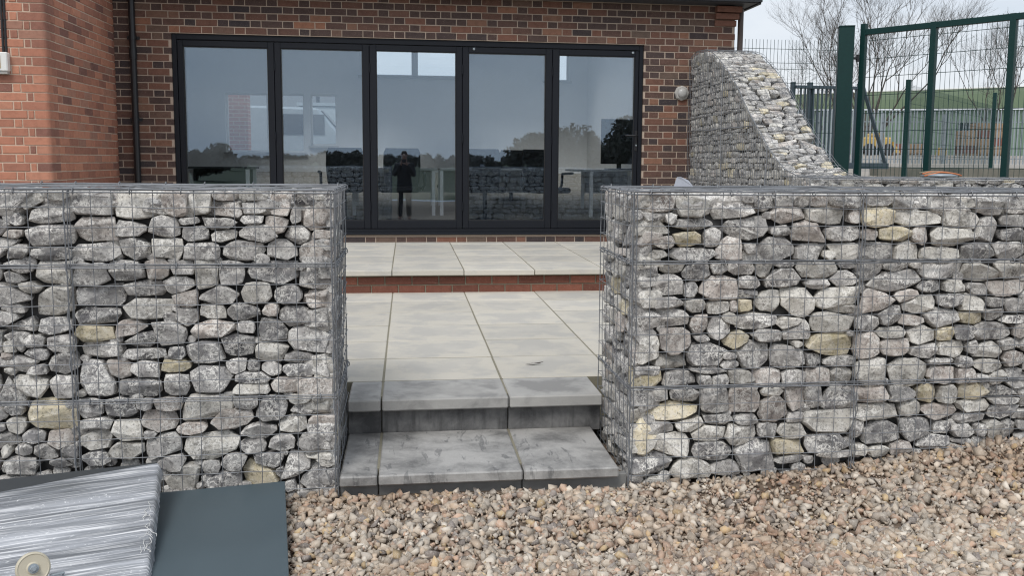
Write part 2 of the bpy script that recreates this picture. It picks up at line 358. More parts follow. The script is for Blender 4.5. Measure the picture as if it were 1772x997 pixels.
def brick_meshes(mat, key):
    BR[key] = {}
    for L_ in (.215, .1025):
        BR[key][L_] = []
        for s in range(7):
            me = brick_mesh(L_, seed=s+int(L_*1000)); me.materials.append(mat); BR[key][L_].append(me)
brick_meshes(M['brick'], 'd'); brick_meshes(M['brick_o'], 'o'); brick_meshes(M['brick_r'], 'r')
def lay(parent, key, org, es, nrm, courses, c0, smin, smax, holes, bond, seen, limit=300):
    """bricks on a wall face; org + s*es + z; nrm points out. Bricks that show become parts, the rest one mesh."""
    es = Vector(es); nrm = Vector(nrm); org = Vector(org); cand = []
    for c in range(courses):
        z0 = c0+c*.075; seq = []; s = smin-(.1125 if c % 2 else 0)-(.06 if bond == 'flemish' and c % 2 else 0); k = 0
        while s < smax:
            L_ = .215 if (bond != 'flemish' or k % 2 == 0) else .1025
            seq.append((s, s+L_)); s += L_+.01; k += 1
        for a, b in seq:
            segs = [(max(a, smin), min(b, smax))]
            for (h0, h1, hz0, hz1) in holes:
                if z0+.065 > hz0 and z0 < hz1:
                    ns = []
                    for p, q in segs:
                        if q <= h0 or p >= h1: ns.append((p, q)); continue
                        if p < h0: ns.append((p, h0))
                        if q > h1: ns.append((h1, q))
                    segs = ns
            cand += [(p, q, z0) for p, q in segs if q-p > .03]
    show = [b for b in cand if seen((b[0]+b[1])/2, b[2])]; show.sort(key=lambda b: b[0]-b[1]); show = show[:limit]; ss = set(show)
    bm = bmesh.new(); Rm = Matrix((es, -nrm, Vector((0, 0, 1)))).transposed().to_4x4()
    for (p, q, z0) in cand:
        w = q-p; L_ = .215 if w > .15 else .1025; me = random.choice(BR[key][L_])
        loc = org+es*((p+q)/2)+Vector((0, 0, z0+.0325))+nrm*random.uniform(-.0025, .002)
        mw = Matrix.Translation(loc) @ Rm @ Matrix.Rotation(random.uniform(-.006, .006), 4, 'Y') @ Matrix.Diagonal((w/L_, 1, 1, 1))
        if (p, q, z0) in ss:
            o = link('brick', me, None, parent); o.matrix_world = mw
        else:
            k = len(bm.verts); bm.from_mesh(me); bm.verts.ensure_lookup_table()
            for v in bm.verts[k:]: v.co = mw @ v.co
    if len(bm.verts):
        me = bpy.data.meshes.new('brickwork'); bm.to_mesh(me); tag(link('brickwork', me, M[{'d': 'brick', 'o': 'brick_o', 'r': 'brick_r'}[key]], parent), kind='stuff')
    bm.free()
lay(patio, 'r', (0, 7.835, 0), (1, 0, 0), (0, -1, 0), 2, LO-.005, -3.0, 3.18, [], 'stretcher', lambda s, z: -.9 < s < 2.4)
# rest of the riser courses lie behind the two gabions

# ------------------------------------------------------------------ stone packing
def pack_polys(boxes, P=3.0, grow=1.62, nd=30, seed=0, bounds=None):
    """star-shaped outlines that fill the boxes (cx, cy, a, b) without crossing each other"""
    B = np.array(boxes, float); rr = random.Random(seed); res = []
    dirs = np.linspace(0, 2*PI, nd, endpoint=False); rad = np.linspace(.12, 1.66, 44)
    for i, (cx, cy, a, b) in enumerate(B):
        near = [j for j in range(len(B)) if j != i and abs(B[j, 0]-cx) < a+B[j, 2]+.02 and abs(B[j, 1]-cy) < b+B[j, 3]+.02]
        jit = rr.uniform(0, 2*PI/nd); th = dirs+jit
        ux, uy = np.cos(th)*a, np.sin(th)*b
        k = (np.abs(np.cos(th))**P+np.abs(np.sin(th))**P)**(-1/P)
        X = cx+ux[:, None]*k[:, None]*rad; Y = cy+uy[:, None]*k[:, None]*rad
        di = np.broadcast_to(rad, X.shape); ok = di <= grow
        for j in near:
            dj = ((np.abs(X-B[j, 0])/B[j, 2])**P+(np.abs(Y-B[j, 1])/B[j, 3])**P)**(1/P)
            ok = ok & (di <= dj*1.0)
        first = np.where(ok.all(1), len(rad)-1, np.argmin(ok, 1)-1).clip(0)
        r = rad[first]*np.array([rr.uniform(.965, 1.03) for _ in dirs])
        poly = np.stack([cx+ux*k*r, cy+uy*k*r], 1)
        if bounds: poly[:, 0] = poly[:, 0].clip(bounds[0], bounds[1]); poly[:, 1] = poly[:, 1].clip(bounds[2], bounds[3])
        res.append(poly)
    return res
def stone_mesh(poly, seed, depth=.11, proud=.014, inset=.0025):
    """rock whose silhouette is poly (local s,t); broken front face towards +n. Returns mesh and polygon centre"""
    r = random.Random(seed); c = (poly.max(0)+poly.min(0))/2; q = poly-c; n = len(q)
    k = r.choice((8, 9, 10, 10, 11, 12)); start = r.randint(0, n-1)
    idx = sorted({(start+int(round(i*n/k+r.uniform(-.9, .9)))) % n for i in range(k)})
    q = q[idx]; w_, h_ = np.ptp(q[:, 0]), np.ptp(q[:, 1]); size = float(np.sqrt(max(1e-6, w_*h_)))
    sc = max(.85, 1-inset/max(.02, size)); pts = []
    tx, ty = r.gauss(0, .22), r.gauss(-.05, .22); ridge = r.random() < .65; ra = r.uniform(0, PI)
    r_s = r.uniform(.2, .5); rx, ry = r.uniform(-.2, .2)*w_, r.uniform(-.15, .25)*h_
    for p in q:
        pts.append((p[0]*sc, p[1]*sc, -size*r.uniform(.08, .26)))
        f = r.uniform(.80, .99); z = tx*p[0]+ty*p[1]-.03*size*r.random()
        if ridge: z -= r_s*abs((p[0]-rx)*math.cos(ra)+(p[1]-ry)*math.sin(ra))
        pts.append((p[0]*sc*f, p[1]*sc*f, z))
        f = r.uniform(.5, .85); pts.append((p[0]*f, p[1]*f, -depth*r.uniform(.8, 1.)))
    if ridge:
        for e in (-.33, .33): pts.append((rx-math.sin(ra)*w_*e, ry+math.cos(ra)*h_*e, size*r.uniform(.0, .05)))
    zmax = max(p[2] for p in pts)
    bm = bmesh.new()
    for p in pts: bm.verts.new((p[0], p[1], p[2]-zmax))
    h = bmesh.ops.convex_hull(bm, input=bm.verts)
    bmesh.ops.delete(bm, geom=list({g for g in h['geom_interior']+h['geom_unused'] if isinstance(g, bmesh.types.BMVert)}), context='VERTS')
    bmesh.ops.dissolve_limit(bm, angle_limit=.2, verts=bm.verts, edges=bm.edges)
    bmesh.ops.bevel(bm, geom=[e for e in bm.edges if e.calc_face_angle(0) > .3], offset=max(.0016, size*.022), segments=1, affect='EDGES', profile=.6, clamp_overlap=True)
    bmesh.ops.triangulate(bm, faces=bm.faces)
    bmesh.ops.subdivide_edges(bm, edges=[e for e in bm.edges if e.calc_length() > size*.3], cuts=1)
    bmesh.ops.triangulate(bm, faces=bm.faces)
    off = Vector((r.uniform(-50, 50), r.uniform(-50, 50), 0))
    bm.normal_update()
    for v in bm.verts:
        v.co += v.normal*(noise.noise(v.co*16+off)*.035*size+noise.noise(v.co*70+off)*.035*size)
    me = bpy.data.meshes.new('stone'); bm.to_mesh(me); bm.free()
    return me, c
def auto_boxes(s0, s1, t0, t1, seed, h=(.06, .115), w=(.09, .2), holes=None):
    r = random.Random(seed); out = []; t = t0
    while t < t1-.02:
        rh = min(r.uniform(*h), t1-t); s = s0-r.uniform(0, .08)
        while s < s1:
            ww = r.uniform(*w); hh = rh*r.uniform(.8, 1.25)
            cx, cy = s+ww/2, t+rh/2+r.uniform(-.012, .012)
            if s0-.03 < cx < s1+.03:
                if ww < .12 or r.random() > .18 or rh < .075: out.append((cx, cy, ww/2*1.04, hh/2*1.06))
                else:
                    f = r.uniform(.4, .6); out.append((cx, cy-rh*f/2, ww/2*1.04, rh*(1-f)/2*1.1)); out.append((cx, cy+rh*(1-f)/2, ww/2*1.04, rh*f/2*1.1))
            s += ww
        t += rh
    return [b for b in out if s0-.02 < b[0] < s1+.02]
def clampb(b, s0, s1, t0, t1):
    x0, x1, y0, y1 = max(b[0]-b[2], s0), min(b[0]+b[2], s1), max(b[1]-b[3], t0), min(b[1]+b[3], t1)
    return ((x0+x1)/2, (y0+y1)/2, max(.012, (x1-x0)/2), max(.012, (y1-y0)/2))
TONE_W = (['s0']*22+['s1']*38+['s2']*22+['s3']*6+['s4']*12)
def frame_of(o, es, et, n): m = Matrix((Vector(es), Vector(et), Vector(n))).transposed().to_4x4(); m.translation = Vector(o); return m
def place_stones(parent, boxes, tones, frame, seed, single=True, back=.008, depth=.11, fr_of=None, bounds=None, grow=1.62):
    """frame maps (s, t, n) to the world; returns the bmesh-like merged mesh when single is False"""
    polys = pack_polys(boxes, seed=seed, bounds=bounds, grow=grow); merged = bmesh.new(); r = random.Random(seed+5)
    for i, (p, tn) in enumerate(zip(polys, tones)):
        if np.ptp(p[:, 0]) < .022 or np.ptp(p[:, 1]) < .018: continue
        me, c = stone_mesh(p, seed*1000+i, depth)
        fr = frame if fr_of is None else fr_of(c[0], c[1])
        mw = fr @ Matrix.Translation((c[0] if fr_of is None else 0, c[1] if fr_of is None else 0, -back-r.uniform(0, .014)))
        if single(i) if callable(single) else single:
            me.materials.append(M[tn]); o = link('stone', me, None, parent); o.matrix_world = mw
        else:
            k = len(merged.verts); merged.from_mesh(me); merged.verts.ensure_lookup_table()
            for v in merged.verts[k:]: v.co = mw @ v.co
            bpy.data.meshes.remove(me)
    if len(merged.verts):
        me = bpy.data.meshes.new('stone_fill'); merged.to_mesh(me); tag(link('stone_fill', me, M['s1'], parent), kind='stuff')
    merged.free()

# outlines of the stones seen in the two front faces, read off the photograph: x0 y0 x1 y1 tone per crop
TRACE_L = {(0, 310, 4.987): "0 80 340 280 2|355 85 535 180 2|-60 245 175 415 0|195 205 545 405 1|-30 420 175 525 4|185 385 625 605 1|-20 545 225 710 1|230 585 560 700 0|600 80 955 335 1|960 80 1365 355 2|1375 100 1595 345 4|615 300 965 555 4|945 370 1250 505 1|1245 310 1560 510 1|625 550 1010 690 1|1025 505 1275 690 1|1280 510 1570 670 2|-20 750 215 930 1|230 730 600 920 2|610 760 920 950 1|770 735 920 820 1|930 730 1230 890 1|1225 705 1440 880 4|1435 735 1660 840 1|1380 850 1650 990 1",
 (300, 310, 4.987): "110 90 310 310 2|320 80 550 190 4|320 200 580 355 4|560 85 820 190 2|580 195 815 315 1|805 90 1005 315 4|1020 100 1335 245 0|1000 240 1100 390 1|1105 225 1345 440 4|1190 440 1350 520 4|0 330 210 405 1|240 315 535 445 1|565 305 780 400 0|760 320 975 480 4|545 385 865 575 1|955 410 1175 585 1|305 435 540 555 2|50 390 300 550 0|70 545 400 685 1|400 505 785 695 1|785 525 1060 690 1|1075 530 1335 690 4|180 735 375 980 2|375 735 605 930 1|620 735 1100 880 0|1090 735 1365 980 1|1020 735 1150 800 0",
 (0, 500, 4.987): "20 -60 380 100 2|200 -20 620 285 2|620 -30 1040 190 0|1050 -60 1410 95 1|-20 110 205 240 1|-30 250 280 405 1|295 235 590 415 0|130 400 370 530 1|-10 410 160 580 2|375 405 630 570 1|165 510 400 655 0|-30 560 110 650 4|600 155 1030 325 0|610 320 960 475 3|650 470 1050 615 1|970 275 1245 440 4|1040 90 1460 280 2|1255 300 1610 500 1|1060 360 1390 535 0|1035 530 1420 620 1|1430 510 1590 620 0|150 650 395 770 1|-30 650 165 765 2|370 570 655 775 1|20 750 390 960 2|390 745 650 950 1|645 655 985 935 0|865 640 1130 790 4|1005 790 1390 935 0|1090 630 1370 790 1|1370 640 1620 740 3|1395 740 1630 925 1|640 890 740 945 2|-40 830 40 940 1",
 (300, 500, 4.987): "0 15 215 170 4|0 170 205 345 1|205 -20 560 155 1|560 -55 835 170 2|855 5 1140 160 0|1090 10 1375 190 4|210 130 445 270 2|450 130 740 275 0|755 130 915 255 4|880 150 1195 330 1|1200 160 1370 400 1|120 285 520 445 4|530 290 700 400 1|705 260 970 470 0|985 335 1370 570 1|385 395 690 600 0|90 465 450 670 0|695 475 940 675 2|945 550 1200 680 1|430 615 630 760 1|620 630 760 740 0|510 720 830 830 0|720 615 930 765 1|930 615 1195 800 0|1200 590 1385 740 2|1195 740 1385 895 2|130 670 500 900 0|830 780 1185 905 4|515 835 820 920 2",
 (0, 680, 4.987): "-20 90 180 225 0|185 95 640 355 3|520 90 670 160 1|-20 215 220 410 2|650 75 880 250 1|880 80 1170 235 0|1160 70 1300 165 1|1310 75 1590 180 4|1190 165 1500 350 4|150 340 370 465 0|360 335 630 505 4|665 225 960 350 1|665 315 960 540 2|930 245 1215 465 2|-30 410 80 615 2|80 450 270 605 1|245 460 455 610 1|505 455 650 600 0|900 445 1220 565 2|1215 340 1345 425 1|1240 380 1560 560 1|705 510 890 630 0|-20 620 100 720 2|130 605 345 700 1|385 595 560 660 0|1380 560 1596 705 1",
 (300, 680, 4.987): "20 55 495 270 2|290 170 685 340 4|510 50 740 160 1|690 55 985 270 0|1000 35 1180 110 2|1185 45 1375 150 2|1005 105 1375 200 1|25 275 285 395 4|65 340 550 605 2|560 280 885 430 1|895 210 1140 365 2|1150 210 1390 345 4|540 410 800 540 1|805 375 1040 525 1|1060 360 1385 555 1|390 530 600 700 1|225 600 400 740 1|-50 635 220 840 2|210 720 555 830 0|580 615 860 795 3|655 545 960 680 0|870 650 970 740 0|945 530 1200 770 1|1235 530 1390 665 2|1050 670 1390 845 0|960 770 1060 870 0|1060 850 1390 960 1|970 880 1060 990 1"}
TRACE_R = {(1080, 320, 5.5375): "90 110 515 275 4|505 115 875 350 2|855 135 1295 370 1|75 225 210 360 0|390 260 540 400 1|130 270 470 515 2|490 300 895 445 1|285 495 500 620 4|500 455 785 600 3|790 405 960 590 1|970 280 1440 550 1|950 465 1180 720 4|75 530 300 715 1|185 630 430 725 2|450 615 830 715 1|1300 500 1670 710 1|1175 560 1290 660 1|90 770 345 925 1|370 750 625 865 2|555 770 845 935 0|850 760 1015 860 1|1020 755 1280 880 1",
 (1310, 320, 5.5375): "0 115 195 250 0|200 115 370 210 1|370 120 540 210 1|550 120 720 210 4|720 110 1030 225 1|1050 100 1350 200 1|170 225 505 365 4|510 210 920 400 2|910 245 1020 375 4|1050 225 1370 410 3|140 400 355 500 1|355 345 695 610 4|410 530 685 720 1|700 395 1015 550 1|715 560 990 725 2|670 620 830 720 2|1035 430 1195 530 4|1205 400 1465 535 3|1030 555 1340 715 1|20 760 165 905 2|190 750 390 805 0|90 800 450 990 1|400 755 810 905 2|970 755 1230 905 1|750 835 970 985 1|510 905 720 1015 1|820 760 970 810 0",
 (1532, 320, 5.5375): "110 105 310 240 1|330 140 600 260 0|480 120 720 220 2|640 130 900 235 2|590 220 945 425 2|890 135 1190 295 1|1190 140 1370 280 1|125 240 600 390 2|945 310 1145 545 1|1145 290 1380 400 1|1145 425 1370 535 0|320 425 450 580 4|460 400 840 590 2|130 565 380 715 2|385 600 760 715 2|765 560 1080 720 0|1090 555 1400 690 1|40 755 280 850 1|300 760 380 810 1|375 770 775 905 1|785 790 1175 940 2|1115 755 1400 910 2|-30 820 375 1040 1",
 (1080, 490, 5.5375): "285 -80 580 160 1|75 -10 280 230 1|580 -5 730 150 0|735 -60 1110 160 4|1130 -75 1310 90 1|290 120 575 260 1|600 160 800 300 2|815 185 1030 310 2|1110 170 1255 290 3|1035 185 1110 300 4|1110 60 1329 160 0|75 215 290 435 1|290 245 660 440 1|665 305 825 505 4|820 345 1065 560 1|950 290 1115 425 2|1130 290 1470 470 1|55 435 335 605 1|345 450 660 720 4|255 555 365 670 0|700 510 840 590 1|980 480 1220 640 3|1100 575 1430 840 1|1260 435 1540 590 1|20 605 295 800 4|285 700 655 850 2|610 570 970 830 0|960 685 1110 745 1|945 755 1145 830 1|660 810 940 895 1|80 830 385 1010 3|410 870 730 1010 1|740 890 860 1000 1|875 895 1045 990 1|1030 850 1235 990 2",
 (1310, 490, 5.5375): "20 75 260 305 2|250 40 565 320 2|570 50 995 260 2|700 200 975 310 2|1025 100 1340 290 4|220 340 460 465 2|300 380 550 580 1|550 280 970 515 2|510 490 955 715 3|970 330 1210 470 1|985 490 1220 770 4|1170 430 1455 550 2|1215 205 1425 435 1|160 600 475 840 1|365 555 465 645 2|495 670 660 795 0|670 715 975 810 1|990 720 1290 960 2|10 840 265 985 4|265 850 485 975 1|500 845 735 970 4|750 840 965 965 2|1215 535 1510 710 4",
 (1532, 490, 5.5375): "580 -15 810 130 2|340 -10 575 95 0|830 5 1035 150 1|1000 -15 1400 135 4|130 45 375 195 4|210 115 525 300 2|535 70 805 250 0|765 95 1010 290 2|1010 150 1175 245 1|1180 150 1400 295 1|430 250 720 430 1|740 285 1005 415 3|1000 245 1195 375 1|1150 320 1400 405 1|130 320 405 420 4|255 425 505 615 2|515 415 700 575 3|700 395 885 570 0|940 390 1260 565 1|1275 400 1440 545 4|275 590 540 725 1|535 555 830 730 2|820 570 940 695 1|895 580 1165 735 2|1120 545 1310 670 1|1170 650 1400 810 4|440 735 720 800 1|730 710 860 835 0|880 740 1150 880 2|80 735 430 965 2|445 825 720 970 4|720 820 910 970 4|900 880 1010 960 1|1035 845 1200 955 2|1200 825 1380 950 1",
 (1080, 660, 5.5375): "75 100 235 250 0|250 100 450 240 1|460 95 750 210 1|760 100 1030 335 1|1040 95 1329 330 4|260 220 735 405 3|80 275 205 425 2|255 405 500 535 1|520 365 785 515 2|785 340 1025 430 1|1110 325 1290 430 1|75 440 210 565 1|50 545 285 725 2|335 520 670 760 2|655 455 985 595 2|680 610 1065 785 0|1000 460 1290 655 2|1085 590 1455 840 0|70 710 490 920 0|460 775 815 930 2|910 785 1130 900 1|90 900 200 990 1|230 950 400 1050 2",
 (1310, 660, 5.5375): "60 90 265 165 2|45 135 350 415 4|285 100 470 300 4|490 90 640 240 1|650 130 930 300 0|490 300 940 510 2|300 310 460 420 1|40 415 225 565 0|220 430 485 575 2|940 395 1060 545 1|1020 100 1295 235 4|1005 250 1390 400 2|1050 420 1400 620 0|180 585 470 740 3|490 510 850 690 0|960 630 1080 710 2|1110 645 1280 720 2|630 690 880 740 1|250 740 470 800 1",
 (1532, 660, 5.5375): "90 85 330 220 0|330 60 540 225 3|550 75 740 225 2|750 55 970 200 3|1020 70 1250 180 0|1040 165 1320 235 1|180 185 375 350 2|385 245 740 380 4|740 200 1040 310 2|710 320 1015 430 1|1040 245 1285 380 0|180 360 480 555 0|480 410 670 520 0|670 420 900 560 1|910 430 1010 540 1|1010 400 1150 545 2|1165 390 1310 540 1|400 530 650 650 0|700 560 850 620 0|870 560 1010 640 1|550 625 770 720 2|95 600 240 700 4"}
def traced(tr, y):
    bx = []; tn = []
    for (ox, oy, k), s in tr.items():
        for it in s.split('|'):
            a = [float(q) for q in it.split()]
            p = on_y(ox+a[0]/k, oy+a[1]/k, y); q = on_y(ox+a[2]/k, oy+a[3]/k, y)
            bx.append(((p.x+q.x)/2, (p.z+q.z)/2, abs(q.x-p.x)/2, abs(p.z-q.z)/2)); tn.append('s%d' % a[4])
    return bx, tn

# ------------------------------------------------------------------ gabions
CELL = .0762
def wob(a, b, n=5, amp=.0022):
    a = Vector(a); b = Vector(b)
    return [a+(b-a)*(i/(n-1))+Vector((random.gauss(0, amp), random.gauss(0, amp), random.gauss(0, amp)))*(0 if i in (0, n-1) else 1) for i in range(n)]
def panel(parent, frame, s0, s1, ts, seams=(), t0=None, t1=None, r=.0017, ss=None, amp=.002, name='wire_panel'):
    mb = MB(); f = lambda s, t, n=0: frame @ Vector((s, t, n))
    t0 = min(ts) if t0 is None else t0; t1 = max(ts) if t1 is None else t1
    ss = list(ss) if ss is not None else list(np.arange(s0, s1+1e-4, CELL))
    for s in ss: mb.tube(wob(f(s, t0), f(s, t1), max(4, int((t1-t0)/.12)), amp), r)
    for t in ts: mb.tube(wob(f(s0, t, .004), f(s1, t, .004), max(4, int((s1-s0)/.15)), amp), r)
    return mb.build(name, M['wire'], parent)
def seam(parent, frame, s0, s1, t, r=.0024):
    mb = MB(); f = lambda s, tt, n=0: frame @ Vector((s, tt, n))
    mb.tube(wob(f(s0, t+.006, .005), f(s1, t+.006, .005), 9, .0018), r); mb.tube(wob(f(s0, t-.007, .006), f(s1, t-.007, .006), 9, .0018), r)
    for s in np.arange(s0+.04, s1, .185):
        s += random.uniform(-.03, .03); mb.tube([f(s+.002*math.sin(a), t+.013*math.cos(a), .004+.012*math.sin(a)) for a in np.linspace(-.4, 2*PI-.9, 9)], .0022)
    return mb.build('lacing_wire', M['wire'], parent)
def vseam(parent, frame, s, t0, t1):
    mb = MB(); f = lambda ss, tt, n=0: frame @ Vector((ss, tt, n))
    mb.tube(wob(f(s-.007, t0, .006), f(s-.007, t1, .006), 8), .0028); mb.tube(wob(f(s+.008, t0, .006), f(s+.008, t1, .006), 8), .0022)
    n = int((t1-t0)/.016); mb.tube([f(s+.011*math.cos(a), t0+(t1-t0)*i/n, .006+.011*math.sin(a)) for i, a in enumerate(np.arange(n+1)*.52)], .0018)
    return mb.build('lacing_wire', M['wire'], parent)
ZT = [1.325, 1.258, 1.182, 1.106, 1.03]+[1.03-.0764*k for k in range(1, 8)]+[.495-.0764*k for k in range(1, 7)]
YF, YB = 3.75, 4.41
def straight_gabion(name, label, x0, x1, end, trace, vis, seed, vseams):
    """x0..x1 along X, front face at YF; end = 'x0' or 'x1' is the face at the opening"""
    root = thing(name, label, 'gabion wall', group='stone filled gabion walls')
    Fr = frame_of((0, YF, 0), (1, 0, 0), (0, 0, 1), (0, -1, 0)); Bk = frame_of((0, YB, 0), (-1, 0, 0), (0, 0, 1), (0, 1, 0))
    Tp = frame_of((0, 0, 1.325), (1, 0, 0), (0, 1, 0), (0, 0, 1))
    xe, sg = (x1, 1) if end == 'x1' else (x0, -1)
    En = frame_of((xe, 0, 0), (0, sg, 0), (0, 0, 1), (sg, 0, 0))
    bx, tn = traced(trace, YF)
    bx = [clampb(b, x0+.006, x1-.006, -.05, 1.318) for b in bx]
    # stones beyond the picture edge, and low ones that the gravel hides
    ex = auto_boxes(x0, vis[0], -.05, 1.315, seed+1) if vis[0] > x0+.1 else []
    ex += auto_boxes(vis[1], x1, -.05, 1.315, seed+2) if vis[1] < x1-.1 else []
    def free(b):
        return all(((b[0]-c[0])/(c[2]+b[2]*.55))**2+((b[1]-c[1])/(c[3]+b[3]*.55))**2 > 1 for c in bx)
    rr = random.Random(seed); fill = []
    for _ in range(2200):
        s = rr.uniform(.012, .034); b = (rr.uniform(max(x0, vis[0]), min(x1, vis[1])), rr.uniform(-.05, 1.30), s*1.35, s)
        if free(b) and all(((b[0]-c[0])/(c[2]+b[2]))**2+((b[1]-c[1])/(c[3]+b[3]))**2 > .9 for c in fill): fill.append(b)
    ft = [rr.choice(['s0', 's0', 's1', 's1', 's4']) for _ in fill]
    n_tr = len(bx); et = [rr.choice(TONE_W) for _ in ex]
    place_stones(root, bx+ex, tn+et, Fr, seed, lambda i: i < n_tr, depth=.12, bounds=(x0+.004, x1-.004, -.06, 1.321))
    place_stones(root, fill, ft, Fr, seed+3, False, back=.03, depth=.06, grow=1.1, bounds=(x0+.006, x1-.006, -.06, 1.31))
    # opening end
    a, b = (YF+.06, YB-.015) if sg > 0 else (-YB+.015, -YF-.06)
    eb = [clampb(q, a-.045 if sg > 0 else a, b if sg > 0 else b+.045, -.04, 1.315) for q in auto_boxes(a, b, -.04, 1.30, seed+7, w=(.1, .22))]
    place_stones(root, eb, [rr.choice(TONE_W) for _ in eb], En, seed+7, lambda i: len(eb) <= 110, depth=.12, bounds=(*((YF+.012, YB-.004) if sg > 0 else (-YB+.004, -YF-.012)), -.05, 1.321))
    tb = [clampb(q, x0+.012, x1-.012, YF+.01, YB-.012) for q in auto_boxes(x0+.02, x1-.02, YF+.07, YB-.03, seed+9, h=(.12, .2), w=(.12, .24))]
    place_stones(root, tb, [rr.choice(['s1', 's2', 's2', 's4', 's2']) for _ in tb], Tp, seed+9, lambda i: vis[0]-.1 < tb[i][0] < vis[1]+.1 and i % 3 == 0, back=.006, depth=.08, bounds=(x0+.006, x1-.006, YF+.008, YB-.008))
    bb = [clampb(q, -x1+.012, -x0-.012, .05, 1.318) for q in auto_boxes(-x1+.02, -x0-.02, .1, 1.31, seed+11, w=(.1, .22))]
    place_stones(root, bb, ['s1']*len(bb), Bk, seed+11, False, bounds=(-x1+.008, -x0-.008, .0, 1.32))
    core = MB(); core.box(x0+.10, x1-.10, YF+.105, YB-.105, -.06, 1.26); c = core.build('rubble_core', M['core'], root)
    # wire baskets
    xs = list(np.arange(x1 if sg > 0 else x0, (x0 if sg > 0 else x1)-sg*.01, -sg*CELL))
    for lo, hi in ((1.03, 1.325), (.495, 1.03), (-.04, .495)):
        z = [t for t in ZT if lo-.01 < t < hi+.01]
        panel(root, Fr, x0, x1, z, ss=xs); 
        panel(root, En, *((YF, YB) if sg > 0 else (-YB, -YF)), z)
        panel(root, Bk, -x1, -x0, z, ss=[-x for x in xs], amp=.003)
    ys = list(np.arange(YF, YB+.01, CELL*1.08))
    panel(root, Tp, x0, x1, ys, ss=xs, name='wire_lid', amp=.003)
    for t in (1.03, .495): seam(root, Fr, x0, x1, t); seam(root, En, *((YF, YB) if sg > 0 else (-YB, -YF)), t)
    seam(root, Fr, x0, x1, 1.322, .003); seam(root, Tp, x0, x1, YB, .003)
    seam(root, En, *((YF, YB) if sg > 0 else (-YB, -YF)), 1.322, .003)
    vseam(root, Fr, xe-sg*.003, -.02, 1.325)
    for v in vseams: vseam(root, Fr, v, -.02, 1.325)
    return settle(root, ((x0+x1)/2, (YF+YB)/2, 0))
GL = straight_gabion('gabion_wall', 'grey stone gabion wall left of the steps, behind the film wrapped board', -2.6, -.29, 'x1', TRACE_L, (-1.50, -.29), 100, [on_y(121, 500, YF).x])
GR = straight_gabion('gabion_wall', 'long grey stone gabion wall right of the steps, standing in the gravel', .93, 4.3, 'x0', TRACE_R, (.93, 2.76), 300, [on_y(1488, 500, YF).x])
